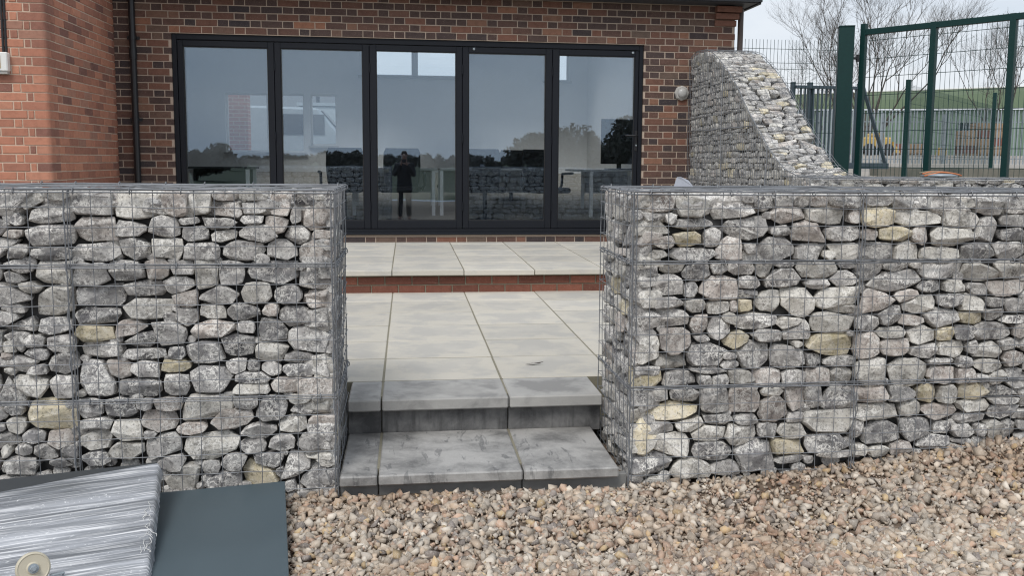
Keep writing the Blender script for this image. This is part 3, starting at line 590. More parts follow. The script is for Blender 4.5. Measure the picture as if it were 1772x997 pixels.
# ------------------------------------------------------------------ curved gabion beside the building, and the low one it runs into
SP = [(10.42, 2.61), (10.32, 2.645), (10.15, 2.668), (9.85, 2.652), (9.59, 2.588), (9.32, 2.465), (9.07, 2.33), (8.82, 2.168), (8.63, 2.016), (8.45, 1.885), (8.23, 1.74), (7.985, 1.577), (7.75, 1.45), (7.535, 1.37), (7.33, 1.338), (7.10, 1.33)]
SPY = np.array([p[0] for p in SP])[::-1]; SPZ = np.array([p[1] for p in SP])[::-1]
def s_top(y): return float(np.interp(y, SPY, SPZ))
arc = np.r_[0, np.cumsum(np.hypot(np.diff([p[0] for p in SP]), np.diff([p[1] for p in SP])))]
def s_pt(t): return float(np.interp(t, arc, [p[0] for p in SP])), float(np.interp(t, arc, [p[1] for p in SP]))
XL, XR, YN = 3.20, 3.735, 7.10
def curved_gabion():
    root = thing('curved_gabion', 'tall gabion wall sweeping down in a curve from the corner of the brick building', 'gabion wall', group='stone filled gabion walls')
    Lf = frame_of((XL, 0, 0), (0, -1, 0), (0, 0, 1), (-1, 0, 0))      # s = -y
    lb = []; 
    for b in auto_boxes(-10.42, -YN, .5, 2.66, 501, h=(.035, .095), w=(.055, .16)):
        top = min(s_top(-b[0]-b[2]*.6), s_top(-b[0]+b[2]*.6))-.01
        if b[1]-b[3]*.5 > top: continue
        lb.append(clampb(b, -10.42, -YN, .45, top))
    rr = random.Random(5); tw = ['s1']*34+['s2']*34+['s3']*9+['s4']*18+['s0']*5
    order = sorted(range(len(lb)), key=lambda i: -lb[i][2]*lb[i][3]); vis = [i for i in order if lb[i][1] > 1.28 and lb[i][0] > -10.42][:130]; vs = set(vis)
    place_stones(root, lb, [rr.choice(tw) for _ in lb], Lf, 510, lambda i: i in vs, depth=.09, grow=1.15)
    tb = [clampb(q, XL+.01, XR-.004, .0, arc[-1]) for q in auto_boxes(XL+.02, XR-.02, 0, arc[-1], 520, h=(.05, .105), w=(.085, .19))]
    tw2 = ['s1']*46+['s2']*20+['s3']*9+['s4']*16+['s0']*9
    def fr_of(t, s):
        y, z = s_pt(s); y2, z2 = s_pt(min(s+.03, arc[-1])); y, z, = s_pt(min(s, arc[-1]-.03)) if s > arc[-1]-.03 else (y, z); d = Vector((0, y2-y, z2-z)).normalized()
        e = Vector((1, 0, 0)); y, z = s_pt(s); return frame_of((t, y, z), e, -d, d.cross(e))
    o2 = set(sorted(range(len(tb)), key=lambda i: -tb[i][2]*tb[i][3])[:170])
    place_stones(root, tb, [rr.choice(tw2) for _ in tb], None, 530, lambda i: i in o2, back=.002, depth=.08, fr_of=fr_of, bounds=(XL+.004, XR-.002, -.01, arc[-1]))
    core = MB()
    n = len(SP); vs_ = [(x, y, z-.10 if k else .4) for x in (XL+.07, XR-.06) for k in (0, 1) for y, z in SP]
    fs = []
    for i in range(n-1):
        fs += [(i, i+1, n+i+1, n+i), (2*n+i+1, 2*n+i, 3*n+i, 3*n+i+1), (n+i, n+i+1, 3*n+i+1, 3*n+i)]
    fs += [(n-1, 3*n-1, 4*n-1, 2*n-1), (0, n, 3*n, 2*n)]
    core.v = vs_; core.f = fs; core.build('rubble_core', M['core'], root)
    w = MB()
    for y in np.arange(YN, 10.42, CELL*.75):
        w.tube(wob((XL-.004, y, .45), (XL-.004, y, s_top(y)), 7), .0026)
    for z in np.arange(.5, 2.66, CELL):
        ys = [y for y in np.linspace(YN, 10.42, 60) if s_top(y) > z]
        if len(ys) > 2: w.tube(wob((XL-.007, ys[0], z), (XL-.007, ys[-1], z), 12), .002)
    w.build('wire_panel', M['wire'], root)
    w = MB(); prof = [(y, z) for y, z in zip(np.linspace(YN, 10.42, 40), [s_top(y) for y in np.linspace(YN, 10.42, 40)])]
    for x in np.linspace(XL, XR, 9): w.tube([(x+random.gauss(0, .002), y, z+.004+random.gauss(0, .002)) for y, z in prof], .002)
    for t in np.arange(0, arc[-1], CELL*1.4):
        y, z = s_pt(t); w.tube(wob((XL, y, z+.008), (XR, y, z+.008), 6, .004), .002)
    w.build('wire_lid', M['wire'], root)
    w = MB()
    for x, dz in ((XL-.004, .004), (XR-.012, -.012)): w.tube([(x+random.gauss(0, .003), y, z+dz+random.gauss(0, .002)) for y, z in prof], .0038, 5)
    w.build('edge_wire', M['wire'], root)
    w = MB()
    for y in (8.02, 9.25): w.tube(wob((XL-.010, y, .5), (XL-.010, y, s_top(y)), 9, .004), .006)
    w.tube(wob((XL-.010, YN, 1.80), (XL-.010, 8.35, 1.80), 3, .004), .001); w.tube(wob((XL-.010, 8.36, 1.79), (XL-.010, 10.4, 1.80), 12, .004), .006)
    w.build('lacing_wire', M['wire'], root)
    return settle(root, ((XL+XR)/2, 8.8, .45))
curved_gabion()
def low_gabion():
    x0, x1, y0, y1, zt = XR+.01, 9.2, YN, YN+.62, 1.33
    root = thing('low_gabion', 'low gabion wall running behind the long right hand wall, in front of the green gate', 'gabion wall', group='stone filled gabion walls')
    Fr = frame_of((0, y0, 0), (1, 0, 0), (0, 0, 1), (0, -1, 0)); Tp = frame_of((0, 0, zt), (1, 0, 0), (0, 1, 0), (0, 0, 1))
    rr = random.Random(8)
    fb = auto_boxes(XL, x1, .85, zt-.005, 601, h=(.07, .12), w=(.09, .18)); fb = [clampb(b, XL, x1, .8, zt-.006) for b in fb]
    place_stones(root, fb, [rr.choice(TONE_W) for _ in fb], Fr, 605, lambda i: fb[i][1] > 1.12 and fb[i][0] < 6, bounds=(XL, x1, .8, zt-.004))
    tb = auto_boxes(x0, x1, y0+.08, y1, 611, h=(.12, .2), w=(.12, .22))
    place_stones(root, tb, [rr.choice(TONE_W) for _ in tb], Tp, 615, lambda i: tb[i][0] < 6 and tb[i][1] < y0+.4, back=.005)
    c = MB(); c.box(x0, x1, y0+.08, y1-.05, .4, zt-.07); c.build('rubble_core', M['core'], root)
    panel(root, Fr, XL, x1, list(np.arange(zt, .8, -CELL))); panel(root, Tp, XL, x1, list(np.arange(y0, y1+.01, CELL)), name='wire_lid', amp=.003)
    seam(root, Fr, XL, x1, zt-.003, .004)
    return settle(root, (6, y0+.3, .45))
low_gabion()
sh = MB(); sh.add([Vector(p) for p in ((-.07, 0, 0), (.085, .01, 0), (.02, .06, 0), (-.045, .01, .075), (.05, .02, .05), (.005, .05, .06), (-.02, .0, .082))], [(0, 1, 4, 6, 3), (1, 2, 5, 4), (2, 0, 3, 5), (3, 6, 4, 5), (2, 1, 0)])
o = sh.build('stone_shard', mat_plain('slate_blue_stone', (.36, .38, .43), .8, 0, .4, 30, .15), None, .003); o.scale = (.68, .68, .62); o.location = (1.325, 4.38, 1.330); tag(o, 'loose pale blue grey stone chip lying on the rear edge of the long gabion', 'stone')
# ------------------------------------------------------------------ main brick building
DX0, DX1, DZ0, DZ1 = -2.470, 2.664, .618, 2.765
BX0, BX1, ZE = -3.05, 3.73, 3.21
bld = thing('brick_building', 'low dark red brick building with wide glazed folding doors facing the patio', 'building')
wl = MB(); yo, yi = YW-.0065, YW+.30
wl.box(-9, DX0-.002, yo, yi, .2, ZE+.215); wl.box(DX1+.002, BX1-.012, yo, yi, .2, ZE+.215); wl.box(DX0-.002, DX1+.002, yo, yi, DZ1, ZE+.2145); wl.box(DX0, DX1, yo, yi, .2, DZ0-.002)
wl.box(BX1-.25, BX1-.012, yi, 17, .2, 3.4)
wl.build('wall', M['mortar'], bld)
lay(bld, 'd', (0, YW+.018, 0), (1, 0, 0), (0, -1, 0), 36, UP-.008, BX0, BX1-.002, [(DX0, DX1, DZ0-.004, DZ1)], 'flemish', lambda s, z: z > 1.2 and (s < 3.22 or z > 2.55) or (z < .6 and -.9 < s < 2.5))
sb = MB(); sb.box(BX1-.012, BX1-.002, YW+.01, 16.9, .3, ZE); sb.build('side_wall', M['brick'], bld)
rf = MB(); rf.box(-9.2, BX1+.20, YW-.30, YW-.26, ZE+.02, ZE+.22); f_ = rf.build('fascia', M['fascia'], bld)
rf = MB(); rf.box(-9.2, BX1+.20, YW-.26, YW+.012, ZE+.012, ZE+.03); rf.build('soffit', M['fascia'], bld)
rf = MB(); rf.box(BX1+.165, BX1+.20, YW-.26, 17.0, ZE+.0, ZE+.22); rf.box(BX1-.0, BX1+.165, YW+.012, 17, ZE+.012, ZE+.03); rf.build('barge_board', M['fascia'], bld)
gt = MB(); gt.tube([(x, YW-.36, ZE+.16) for x in (-9.2, BX1+.2)], .058, 12); gt.build('gutter', M['pipe'], bld, smooth=True)
kb = MB()
for k in range(3): kb.box(BX1-.25, BX1+.004+.02*k, YW-.03-.035*k, YW+.016, ZE-.215+.075*k, ZE-.15+.075*k)
kb.build('corbel', M['brick'], bld, .004)
def downpipe(x, y, z0, z1, r, mat, name='downpipe'):
    p = MB(); p.tube([(x, y, z0), (x, y, z1)], r, 14); d = p.build(name, M[mat], bld)
    for z in np.arange(z0+.45, z1-.05, .85):
        c = MB(); c.tube([(x, y, z-.018), (x, y, z+.018)], r*1.18, 14); c.box(x-r*1.9, x+r*1.9, y+r*.7, y+r+.02, z-.016, z+.016); c.build('pipe_clip', M[mat], d)
    c = MB(); c.tube([(x, y, (z0+z1)/2+.55), (x, y, (z0+z1)/2+.66)], r*1.2, 14); c.build('pipe_socket', M[mat], d)
downpipe(-2.847, YW-.052, UP+.02, ZE+.1, .033, 'pipe')
downpipe(3.80, YW+.02, UP, ZE+.0, .032, 'brown_pipe')
# folding doors -------------------------------------------------------
yd = YW+.012
fr = MB(); fr.box(DX0, DX0+.048, yd, yd+.09, DZ0, DZ1); fr.box(DX1-.045, DX1, yd, yd+.09, DZ0, DZ1); fr.box(DX0+.048, DX1-.045, yd, yd+.09, DZ1-.062, DZ1); fr.box(DX0+.048, DX1-.045, yd-.012, yd+.09, DZ0, DZ0+.058)
fr.box(DX0-.01, DX1+.01, yd-.05, yd-.012, DZ0-.004, DZ0+.018)
fo = fr.build('door_frame', M['alu'], bld, .004)
g_ = MB(); g_.box(DX0+.048, DX1-.045, yd+.055, yd+.07, DZ0+.058, DZ0+.066); g_.build('threshold_seal', M['gasket'], fo)
panes = [(-2.362, -1.483), (-1.350, -.478), (-.332, .542), (.680, 1.548), (1.696, 2.572)]
zb0, zb1, zp0, zp1 = DZ0+.064, DZ1-.068, .772, 2.636
edges = [DX0+.051]+[(a[1]+b[0])/2 for a, b in zip(panes[:-1], panes[1:])]+[DX1-.048]
for e in edges[1:-1]: k = MB(); k.box(e-.016, e+.016, yd+.0785, yd+.088, zb0, zb1); k.build('meeting_seal', M['gasket'], fo)
for i, (p0, p1) in enumerate(panes):
    e0, e1 = edges[i]+.0025, edges[i+1]-.0025
    d = MB(); y0, y1 = yd+.006, yd+.078
    d.box(e0, p0, y0, y1, zb0, zb1); d.box(p1, e1, y0, y1, zb0, zb1); d.box(p0, p1, y0, y1, zp1, zb1); d.box(p0, p1, y0, y1, zb0, zp0)
    do = d.build('door', M['alu'], bld, .0035)
    b = MB(); t = .009
    b.box(p0+.001, p0+t, y0+.010, y0+.024, zp0, zp1); b.box(p1-t, p1-.001, y0+.010, y0+.024, zp0, zp1); b.box(p0+t, p1-t, y0+.010, y0+.024, zp1-t, zp1-.001); b.box(p0+t, p1-t, y0+.010, y0+.024, zp0+.001, zp0+t)
    b.build('glazing_bead', M['gasket'], do)
    gl = MB(); gl.box(p0+.002, p1-.002, y0+.026, y0+.050, zp0+.002, zp1-.002); gl.build('pane', M['glass'], do)
    for z in (zb0+.25, (zb0+zb1)/2, zb1-.25) if i < 4 else ():
        hg = MB(); hg.tube([(e1+.004, y0-.006, z-.05), (e1+.004, y0-.006, z+.05)], .008, 8); hg.build('hinge', M['alu'], do)
    if i in (3, 4):
        k = MB(); xk = (p0+.06 if i == 3 else p1-.03); k.lathe([(.014, 0), (.014, .01), (.008, .014)], 14, Matrix.Translation((xk, y0, zp1+.04)) @ Matrix.Rotation(PI/2, 4, 'X')); k.build('magnet_catch', M['steel'], do)
    if i == 4:
        h = MB(); xh = (p1+e1)/2+.004; h.box(xh-.016, xh+.016, y0-.009, y0, 1.57, 1.80); ho = h.build('handle_plate', M['black'], do, .004)
        h = MB(); h.tube([(xh, y0-.008, 1.745), (xh, y0-.05, 1.745), (xh-.02, y0-.055, 1.745), (xh-.135, y0-.055, 1.745)], .010, 8); h.build('lever', M['black'], do)
        h = MB(); h.lathe([(.009, 0), (.009, .012)], 12, Matrix.Translation((xh, y0-.009, 1.635)) @ Matrix.Rotation(PI/2, 4, 'X')); h.build('lock', M['steel'], do)
# bulkhead lamp ---------------------------------------------------------
lm = thing('bulkhead_light', 'round white bulkhead light in a grey surround on the brick wall', 'wall light')
R90 = lambda x, y, z: Matrix.Translation((x, y, z)) @ Matrix.Rotation(PI/2, 4, 'X')
k = MB(); k.lathe([(.086, 0), (.086, .03), (.072, .045)], 8, R90(3.112, YW-.004, 2.232)); k.build('surround', M['concrete'], lm, .003)
k = MB(); k.lathe([(.056, .04), (.055, .055), (.048, .068), (.031, .078), (.01, .082)], 24, R90(3.112, YW-.004, 2.232)); k.build('diffuser', M['lamp'], lm, smooth=True)
settle(lm, (3.112, YW, 2.232))
# room behind the doors ----------------------------------------------------
YR, ZF, ZC = 16.5, .615, 3.62
rm = tag(bpy.data.objects.new('room', None), kind='structure'); COL.objects.link(rm)
q = MB(); q.box(-8, 3.4, YW+.11, YR, ZF-.12, ZF); q.build('room_floor', M['carpet'], rm)
RL = [(-3.1, -.7), (.5, 2.8)]; RY = (11.7, 15.0)          # two unseen roof lights, added to let more light into the room
def holed(mb, z0f, th):
    xs_ = [-8, RL[0][0], RL[0][1], RL[1][0], RL[1][1], 3.4]; ys_ = [YW+.30, RY[0], RY[1], YR]
    for i in range(5):
        for j in range(3):
            if i in (1, 3) and j == 1: continue
            a, b, c, d = xs_[i], xs_[i+1], ys_[j], ys_[j+1]
            mb.add([Vector(p) for p in ((a, c, z0f(c)), (b, c, z0f(c)), (b, d, z0f(d)), (a, d, z0f(d)), (a, c, z0f(c)+th), (b, c, z0f(c)+th), (b, d, z0f(d)+th), (a, d, z0f(d)+th))], ((3, 2, 1, 0), (4, 5, 6, 7), (0, 1, 5, 4), (1, 2, 6, 5), (2, 3, 7, 6), (3, 0, 4, 7)))
q = MB(); holed(q, lambda y: ZC, .1); q.build('room_ceiling', M['wall_in'], rm)
q = MB(); q.box(3.2, 3.4, YW+.302, YR, ZF, ZC); q.box(-8, -7.8, YW+.302, YR, ZF, ZC); q.box(-7.8, DX0-.3, YW+.302, YW+.33, ZF, ZC); q.build('room_wall', M['wall_in'], rm)
wins = [(-3.06, -2.36, 1.56, 2.56), (-2.36, -1.75, 1.56, 2.56), (-1.65, -1.20, 1.68, 2.56), (-.80, .115, 2.89, 3.45), (.165, .95, 2.89, 3.45), (2.42, 2.86, 2.86, 3.45), (-7.4, -3.8, 1.3, 3.45)]  # the last, widest opening is an unseen window added to brighten the room
xs = sorted({-7.8, 3.2, *[w[0] for w in wins], *[w[1] for w in wins]}); rw = MB()
for a, b in zip(xs[:-1], xs[1:]):
    hs = sorted((w[2], w[3]) for w in wins if w[0] <= a+1e-6 and w[1] >= b-1e-6); z = ZF
    for h0, h1 in hs: rw.box(a, b, YR, YR+.28, z, h0); z = h1
    rw.box(a, b, YR, YR+.28, z, ZC)
rw.build('rear_wall', M['wall_in'], rm)
for a, b, c, d_ in wins:
    k = MB(); t = .03
    k.box(a, a+t, YR+.1, YR+.15, c, d_); k.box(b-t, b, YR+.1, YR+.15, c, d_); k.box(a+t, b-t, YR+.1, YR+.15, c, c+t); k.box(a+t, b-t, YR+.1, YR+.15, d_-t, d_)
    wo = k.build('window', M['white'], rm); k = MB(); k.box(a+t, b-t, YR+.12, YR+.13, c+t, d_-t); k.build('window_pane', M['clear'], wo)
    k = MB(); k.box(a-.03, b+.03, YR-.08, YR+.0-.002, c-.035, c-.003); k.build('window_sill', M['desk'], wo)
rz = lambda y: ZE+.22+(y-(YW-.32))*(1.39/7.27)
q = MB(); holed(q, lambda y: rz(y), .06); 
for a, b, c, d in ((-9.2, -8, YW-.32, 17.4), (-8, 3.4, YW-.32, YW+.30), (-8, 3.4, YR, 17.4), (3.4, BX1+.22, YW-.32, 17.4)):
    q.add([Vector(p) for p in ((a, c, rz(c)), (b, c, rz(c)), (b, d, rz(d)), (a, d, rz(d)), (a, c, rz(c)+.06), (b, c, rz(c)+.06), (b, d, rz(d)+.06), (a, d, rz(d)+.06))], ((3, 2, 1, 0), (4, 5, 6, 7), (0, 1, 5, 4), (1, 2, 6, 5), (2, 3, 7, 6), (3, 0, 4, 7)))
q.build('roof', M['roofing'], bld)
for a, b in RL:  # shafts and panes of the added openings that brighten the room
    q = MB()
    for x in (a-.02, b+.0): q.add([Vector(p) for y in RY for p in ((x, y, ZC+.1), (x+.02, y, ZC+.1), (x+.02, y, rz(y)), (x, y, rz(y)))], ((0, 1, 2, 3), (7, 6, 5, 4), (0, 4, 5, 1), (1, 5, 6, 2), (2, 6, 7, 3), (3, 7, 4, 0)))
    lg = q.build('added_roof_light', M['wall_in'], bld)
    q = MB(); q.add([Vector((x, y, rz(y)+dz)) for dz in (.065, .08) for x, y in ((a, RY[0]), (b, RY[0]), (b, RY[1]), (a, RY[1]))], ((3, 2, 1, 0), (4, 5, 6, 7), (0, 1, 5, 4), (1, 2, 6, 5), (2, 3, 7, 6), (3, 0, 4, 7))); q.build('added_roof_light_pane', M['clear'], lg)
# furniture -------------------------------------------------------------
def desk(x0, x1, y0, y1, label, legx, dark=False):
    r = thing('desk', label, 'desk', group='desks in the glazed room'); z = ZF+.725
    t = MB(); t.box(x0, x1, y0, y1, z-.025, z); t.build('desk_top', M['fabric' if dark else 'desk'], r, .003)
    for x in legx:
        for y in (y0+.05, y1-.05): l = MB(); l.box(x-.022, x+.022, y-.022, y+.022, ZF, z-.026); l.build('leg', M['deskleg'], r)
    t = MB(); t.box(min(legx)+.023, max(legx)-.023, y1-.06, y1-.04, z-.33, z-.03); t.build('modesty_panel', M['fabric' if dark else 'desk'], r)
    return settle(r, ((x0+x1)/2, (y0+y1)/2, ZF))
desk(-2.86, -1.95, 12.1, 12.75, 'dark low desk behind the leftmost glass door', (-2.8, -2.0), True)
desk(-.75, .385, 12.1, 12.85, 'pale desk behind the middle glass door, legs near the person reflected', (-.68, .335))
desk(.415, 1.95, 12.1, 12.85, 'pale desk behind the fourth glass door with chairs around it', (.44, 1.90))
desk(2.16, 3.1, 12.0, 12.7, 'pale desk behind the rightmost glass door under the dark screen', (2.40, 3.05))
def office_chair():
    r = thing('office_chair', 'x', 'chair', group='black office chairs in the glazed room')
    b = MB(); vs = []; 
    for k, (z, w, y) in enumerate(((.47, .19, .17), (.55, .215, .20), (.75, .235, .215), (.92, .23, .235), (.98, .205, .25))):
        for j in range(7):
            u = (j-3)/3; vs.append((u*w, y-.05*(u*u), z))
    n = len(vs); vs += [(x*.97, y+.045, z) for x, y, z in vs]; fs = []
    for k in range(4):
        for j in range(6): a = k*7+j; fs += [(a, a+1, a+8, a+7), (n+a+1, n+a, n+a+7, n+a+8)]
    for j in range(6): fs += [(j+1, j, n+j, n+j+1), (28+j, 29+j, n+29+j, n+28+j)]
    for k in range(4): fs += [(k*7, k*7+7, n+k*7+7, n+k*7), (k*7+13, k*7+6, n+k*7+6, n+k*7+13)]
    b.add([Vector(v) for v in vs], fs); b.build('backrest', M['fabric'], r, smooth=True)
    s = MB(); s.box(-.24, .24, -.25, .2, .43, .50); s.build('seat', M['fabric'], r, .03, seg=2)
    s = MB(); s.tube([(0, .17, .43), (0, .26, .52), (0, .26, .62)], .02, 6); s.build('back_bracket', M['black'], r)
    s = MB(); s.tube([(0, 0, .09), (0, 0, .43)], .028, 10); s.build('gas_column', M['black'], r)
    for sx in (-1, 1): s = MB(); s.tube([(sx*.25, .1, .46), (sx*.29, .1, .52), (sx*.29, .08, .67), (sx*.29, -.18, .68)], .018, 6); s.build('armrest', M['black'], r)
    s = MB()
    for k in range(5): a = k*2*PI/5; s.tube([(0, 0, .10), (.28*math.cos(a), .28*math.sin(a), .065)], .022, 6, r1=.014)
    st = s.build('star_base', M['black'], r)
    for k in range(5): a = k*2*PI/5; s = MB(); s.lathe([(.028, -.012), (.028, .012)], 12, Matrix.Translation((.28*math.cos(a), .28*math.sin(a), .03)) @ Matrix.Rotation(PI/2, 4, 'X')); s.build('caster', M['rubber'], st)
    return r
def copy_tree(o, parent=None):
    c = o.copy(); COL.objects.link(c); c.parent = parent
    for ch in list(o.children): copy_tree(ch, c)
    return c
ch0 = office_chair()
for i, (x, y, a, lab) in enumerate(((-.78, 11.78, 180, 'black office chair behind the second glass door, its back to the glass'), (-.08, 11.75, 176, 'black office chair behind the middle glass door, overlapped by the reflected person'),
        (.74, 13.3, 60, 'black office chair seen edge on at the right of the middle glass door'), (.97, 11.75, 184, 'black office chair at the left of the fourth glass door'),
        (1.46, 13.15, 10, 'black office chair with rounded back at the middle of the fourth glass door'), (1.74, 11.7, 200, 'black office chair half hidden by the upright between the last two doors'))):
    c = ch0 if i == 0 else copy_tree(ch0); c.location = (x, y, ZF); c.rotation_euler = (0, 0, R(a+180)); c['label'] = lab
tv = thing('screen', 'dark flat screen standing on the desk behind the rightmost glass door', 'screen')
q = MB(); q.box(2.60, 3.14, 12.40, 12.44, ZF+.80, 2.02); q.build('display', M['black'], tv, .004)
q = MB(); q.box(2.83, 2.89, 12.44, 12.47, ZF+.74, ZF+.95); q.build('stand', M['black'], tv); q = MB(); q.box(2.68, 3.04, 12.33, 12.55, ZF+.727, ZF+.74); q.build('foot', M['black'], tv)
settle(tv, (2.87, 12.42, ZF+.727))
# ------------------------------------------------------------------ orange brick extension on the left
YE, XE = 8.55, -3.055
ext = thing('brick_extension', 'orange brick extension with rounded corner projecting left of the glazed doors', 'building')
rc = .034; pl = [(-8.5, YW-.02), (-8.5, YE-.0065)]+[(XE+.0065-rc+rc*math.sin(a), YE-.0065+rc-rc*math.cos(a)) for a in np.linspace(0, PI/2, 6)]+[(XE+.0065, YW-.02)]
n = len(pl); q = MB(); q.add([Vector((x, y, z)) for z in (.2, 4.2) for x, y in pl], [tuple(range(n))[::-1], tuple(range(n, 2*n))]+[(i, (i+1) % n, (i+1) % n+n, i+n) for i in range(n)]); q.build('wall', M['mortar_o'], ext)
lay(ext, 'o', (0, YE+.018, 0), (1, 0, 0), (0, -1, 0), 44, UP-.03, -4.9, XE-.0, [(XE-.115+.0015, XE, UP-.03+c*.075, UP-.03+c*.075+.06) if c % 2 else (XE-.215+.0015, XE, UP-.03+c*.075, UP-.03+c*.075+.06) for c in range(9, 36)], 'stretcher', lambda s, z: s > -4.0 and 1.2 < z < 3.25, 100)
lay(ext, 'o', (XE-.018, 0, 0), (0, 1, 0), (1, 0, 0), 44, UP-.03, YE+.0, YW-.008, [(YE, YE+.215-.0015, UP-.03+c*.075, UP-.03+c*.075+.06) if c % 2 else (YE, YE+.115-.0015, UP-.03+c*.075, UP-.03+c*.075+.06) for c in range(9, 36)], 'stretcher', lambda s, z: 1.2 < z < 3.3, 200)
q = MB(); q.box(-8.7, XE+.15, YE-.15, YW+1.5, 4.205, 4.35); q.build('roof', M['fascia'], ext)
# rounded corner bricks, one per course
def corner(parent, z, L1, L2):
    rr = .04; X_, Y_ = XE+.0115, YE-.0115; pts = [(X_-L1, Y_)]+[(X_-rr+rr*math.sin(a), Y_+rr-rr*math.cos(a)) for a in np.linspace(0, PI/2, 6)]+[(X_, Y_+L2)]
    n = len(pts); h = .065; vs = [Vector((x, y, z)) for x, y in pts]+[Vector((x, y, z+h)) for x, y in pts]
    b = MB(); b.add(vs, [(i, i+1, n+i+1, n+i) for i in range(n-1)]+[tuple(range(n))[::-1], tuple(range(n, 2*n))]); return b.build('corner_brick', M['brick_o'], parent)
for c in range(9, 36): corner(ext, UP-.03+c*.075, *((.115, .215) if c % 2 else (.215, .115)))
al = thing('alarm_box', 'small white box with yellow label on the orange brick wall', 'alarm box')
q = MB(); q.box(-3.75, -3.338, YE-.07, YE-.003, 2.165, 2.325); q.build('casing', M['white'], al, .008)
q = MB(); q.box(-3.74, -3.392, YE-.074, YE-.0705, 2.19, 2.30); q.build('label', M['yellow'], al)
q = MB(); q.box(-3.75, -3.345, YE-.06, YE-.003, 2.145, 2.163); q.build('base_strip', M['concrete'], al)
settle(al, (-3.5, YE, 2.18))
q = MB(); 
for x in (-3.385, -3.362): q.tube([(x, YE-.014, 2.33), (x, YE-.014, 3.6)], .010, 8)
o = q.build('cable_conduit', M['black']); tag(o, 'black cable running down the orange brick wall to the white box', 'cable')
# ------------------------------------------------------------------ green gate, fences and yard at the right
gp = thing('gate_post', 'thick dark green square gate post standing just behind the low gabion', 'gate post')
q = MB(); q.box(-.083, .083, -.083, .083, .42, 2.955); q.build('shaft', M['green'], gp, .006)
q = MB(); q.box(-.086, .086, -.086, .086, 2.955, 2.972); q.build('cap', M['green'], gp, .004)
for z in (.9, 2.62): q = MB(); q.tube([(.083, 0, z), (.135, .0, z)], .014, 8); q.tube([(.135, 0, z-.04), (.135, 0, z+.04)], .018, 8); q.build('hinge', M['black'], gp)
for ch in gp.children: ch.matrix_basis = Matrix.Translation((4.865, 10.02, 0)) @ Matrix.Rotation(R(-20), 4, 'Z')
settle(gp, (4.865, 10.02, .42))
g0 = Vector((5.065, 10.0, 0)); gd = Vector((.89, -1.33, 0)).normalized(); gn = Vector((-gd.y, gd.x, 0))
Gm = frame_of(g0, gd, (0, 0, 1), gd.cross(Vector((0, 0, 1))))
def wire_field(name, fr, s0, s1, t0, t1, ds, dt, r, mat, parent, depth=0):
    q = MB()
    for s in np.arange(s0, s1, ds): q.tube([fr @ Vector((s, t0, .003)), fr @ Vector((s, t1, .003))], r, 4)
    for t in np.arange(t0+.03, t1, dt): q.tube([fr @ Vector((s0, t, -.003)), fr @ Vector((s1, t, -.003))], r*1.25, 4)
    return q.build(name, M[mat], parent)
gate = thing('mesh_gate', 'tall dark green welded mesh gate leaf swung open beside the thick gate post', 'gate')
for s in (0., .80, 1.60, 2.40):
    q = MB(); q.box(s-.03, s+.03, .50, 2.94 if s else 3.0, -.03, .03, Gm); q.build('upright', M['green'], gate, .003)
q = MB(); q.box(.031, 2.369, 2.875, 2.937, -.029, .029, Gm); q.build('top_rail', M['green'], gate, .003)
q = MB(); q.box(.031, 2.369, .52, .58, -.027, .027, Gm); q.build('bottom_rail', M['green'], gate, .003)
for s in (0., .8, 1.6): wire_field('wire_panel', Gm, s+.045, s+.77, .58, 2.88 if s == 0 else 2.95, .05, .2, .0026, 'green', gate)
settle(gate, (g0.x, g0.y, .5))
def vmesh_fence(x0, x1, y, zb, zt, label, posts):
    f = thing('mesh_fence', label, 'fence'); q = MB()
    prof = [(0, zb), (0, zt-.56), (-.05, zt-.47), (0, zt-.38), (0, zt-.30), (-.05, zt-.21), (0, zt-.12), (0, zt)]
    for x in np.arange(x0, x1, .05): q.tube([(x+a*.45, y+a, z) for a, z in prof], .0028, 4)
    for z in [zb+.1, zb+.5, zb+.9, zb+1.3, zt-.56, zt-.38, zt-.30, zt-.12]: q.tube([(x0, y-.004, z), (x1, y-.004, z)], .003, 4)
    q.build('wire_panel', M['green'], f)
    for x in posts: q = MB(); q.box(x-.03, x+.03, y+.01, y+.07, zb-.1, zt+.06); q.build('post', M['green'], f, .003)
    return settle(f, ((x0+x1)/2, y, zb))
vmesh_fence(3.74, 5.75, 11.9, .55, 3.06, 'green wire mesh fence with folded top behind the curved gabion', [])
f2 = thing('mesh_fence', 'green wire mesh fence running back, its two posts seen through the gate', 'fence')
A, B = Vector((7.6, 13.5, 0)), Vector((12.05, 18., 0)); dd = (B-A).normalized(); Fm = frame_of(A, dd, (0, 0, 1), dd.cross(Vector((0, 0, 1))))
for s, zt in ((0, 2.73), ((B-A).length, 2.93)): q = MB(); q.box(s-.035, s+.035, .7, zt, -.035, .035, Fm); q.build('post', M['green'], f2, .003)
wire_field('wire_panel', Fm, .05, (B-A).length-.05, .95, 2.66, .05, .2, .0022, 'green', f2)
settle(f2, (9.8, 15.7, .9))
sg = thing('sliding_gate', 'blue grey barred sliding gate with a slanting end brace behind the thick green post', 'gate')
gx0, gx1, gy, zb_, zt_ = 6.47, 7.6, 15., 1.36, 2.74
for x in np.arange(gx0+.06, gx1, .075): q = MB(); q.box(x-.013, x+.013, gy-.013, gy+.013, zb_+.1, zt_-.05); q.build('bar', M['bluesteel'], sg)
for z0, z1 in ((zb_, zb_+.1), (zt_-.05, zt_)): q = MB(); q.box(gx0-.03, gx1+.03 if z0 > 2 else 8.14, gy-.035, gy+.035, z0, z1); q.build('rail', M['bluesteel'], sg, .003)
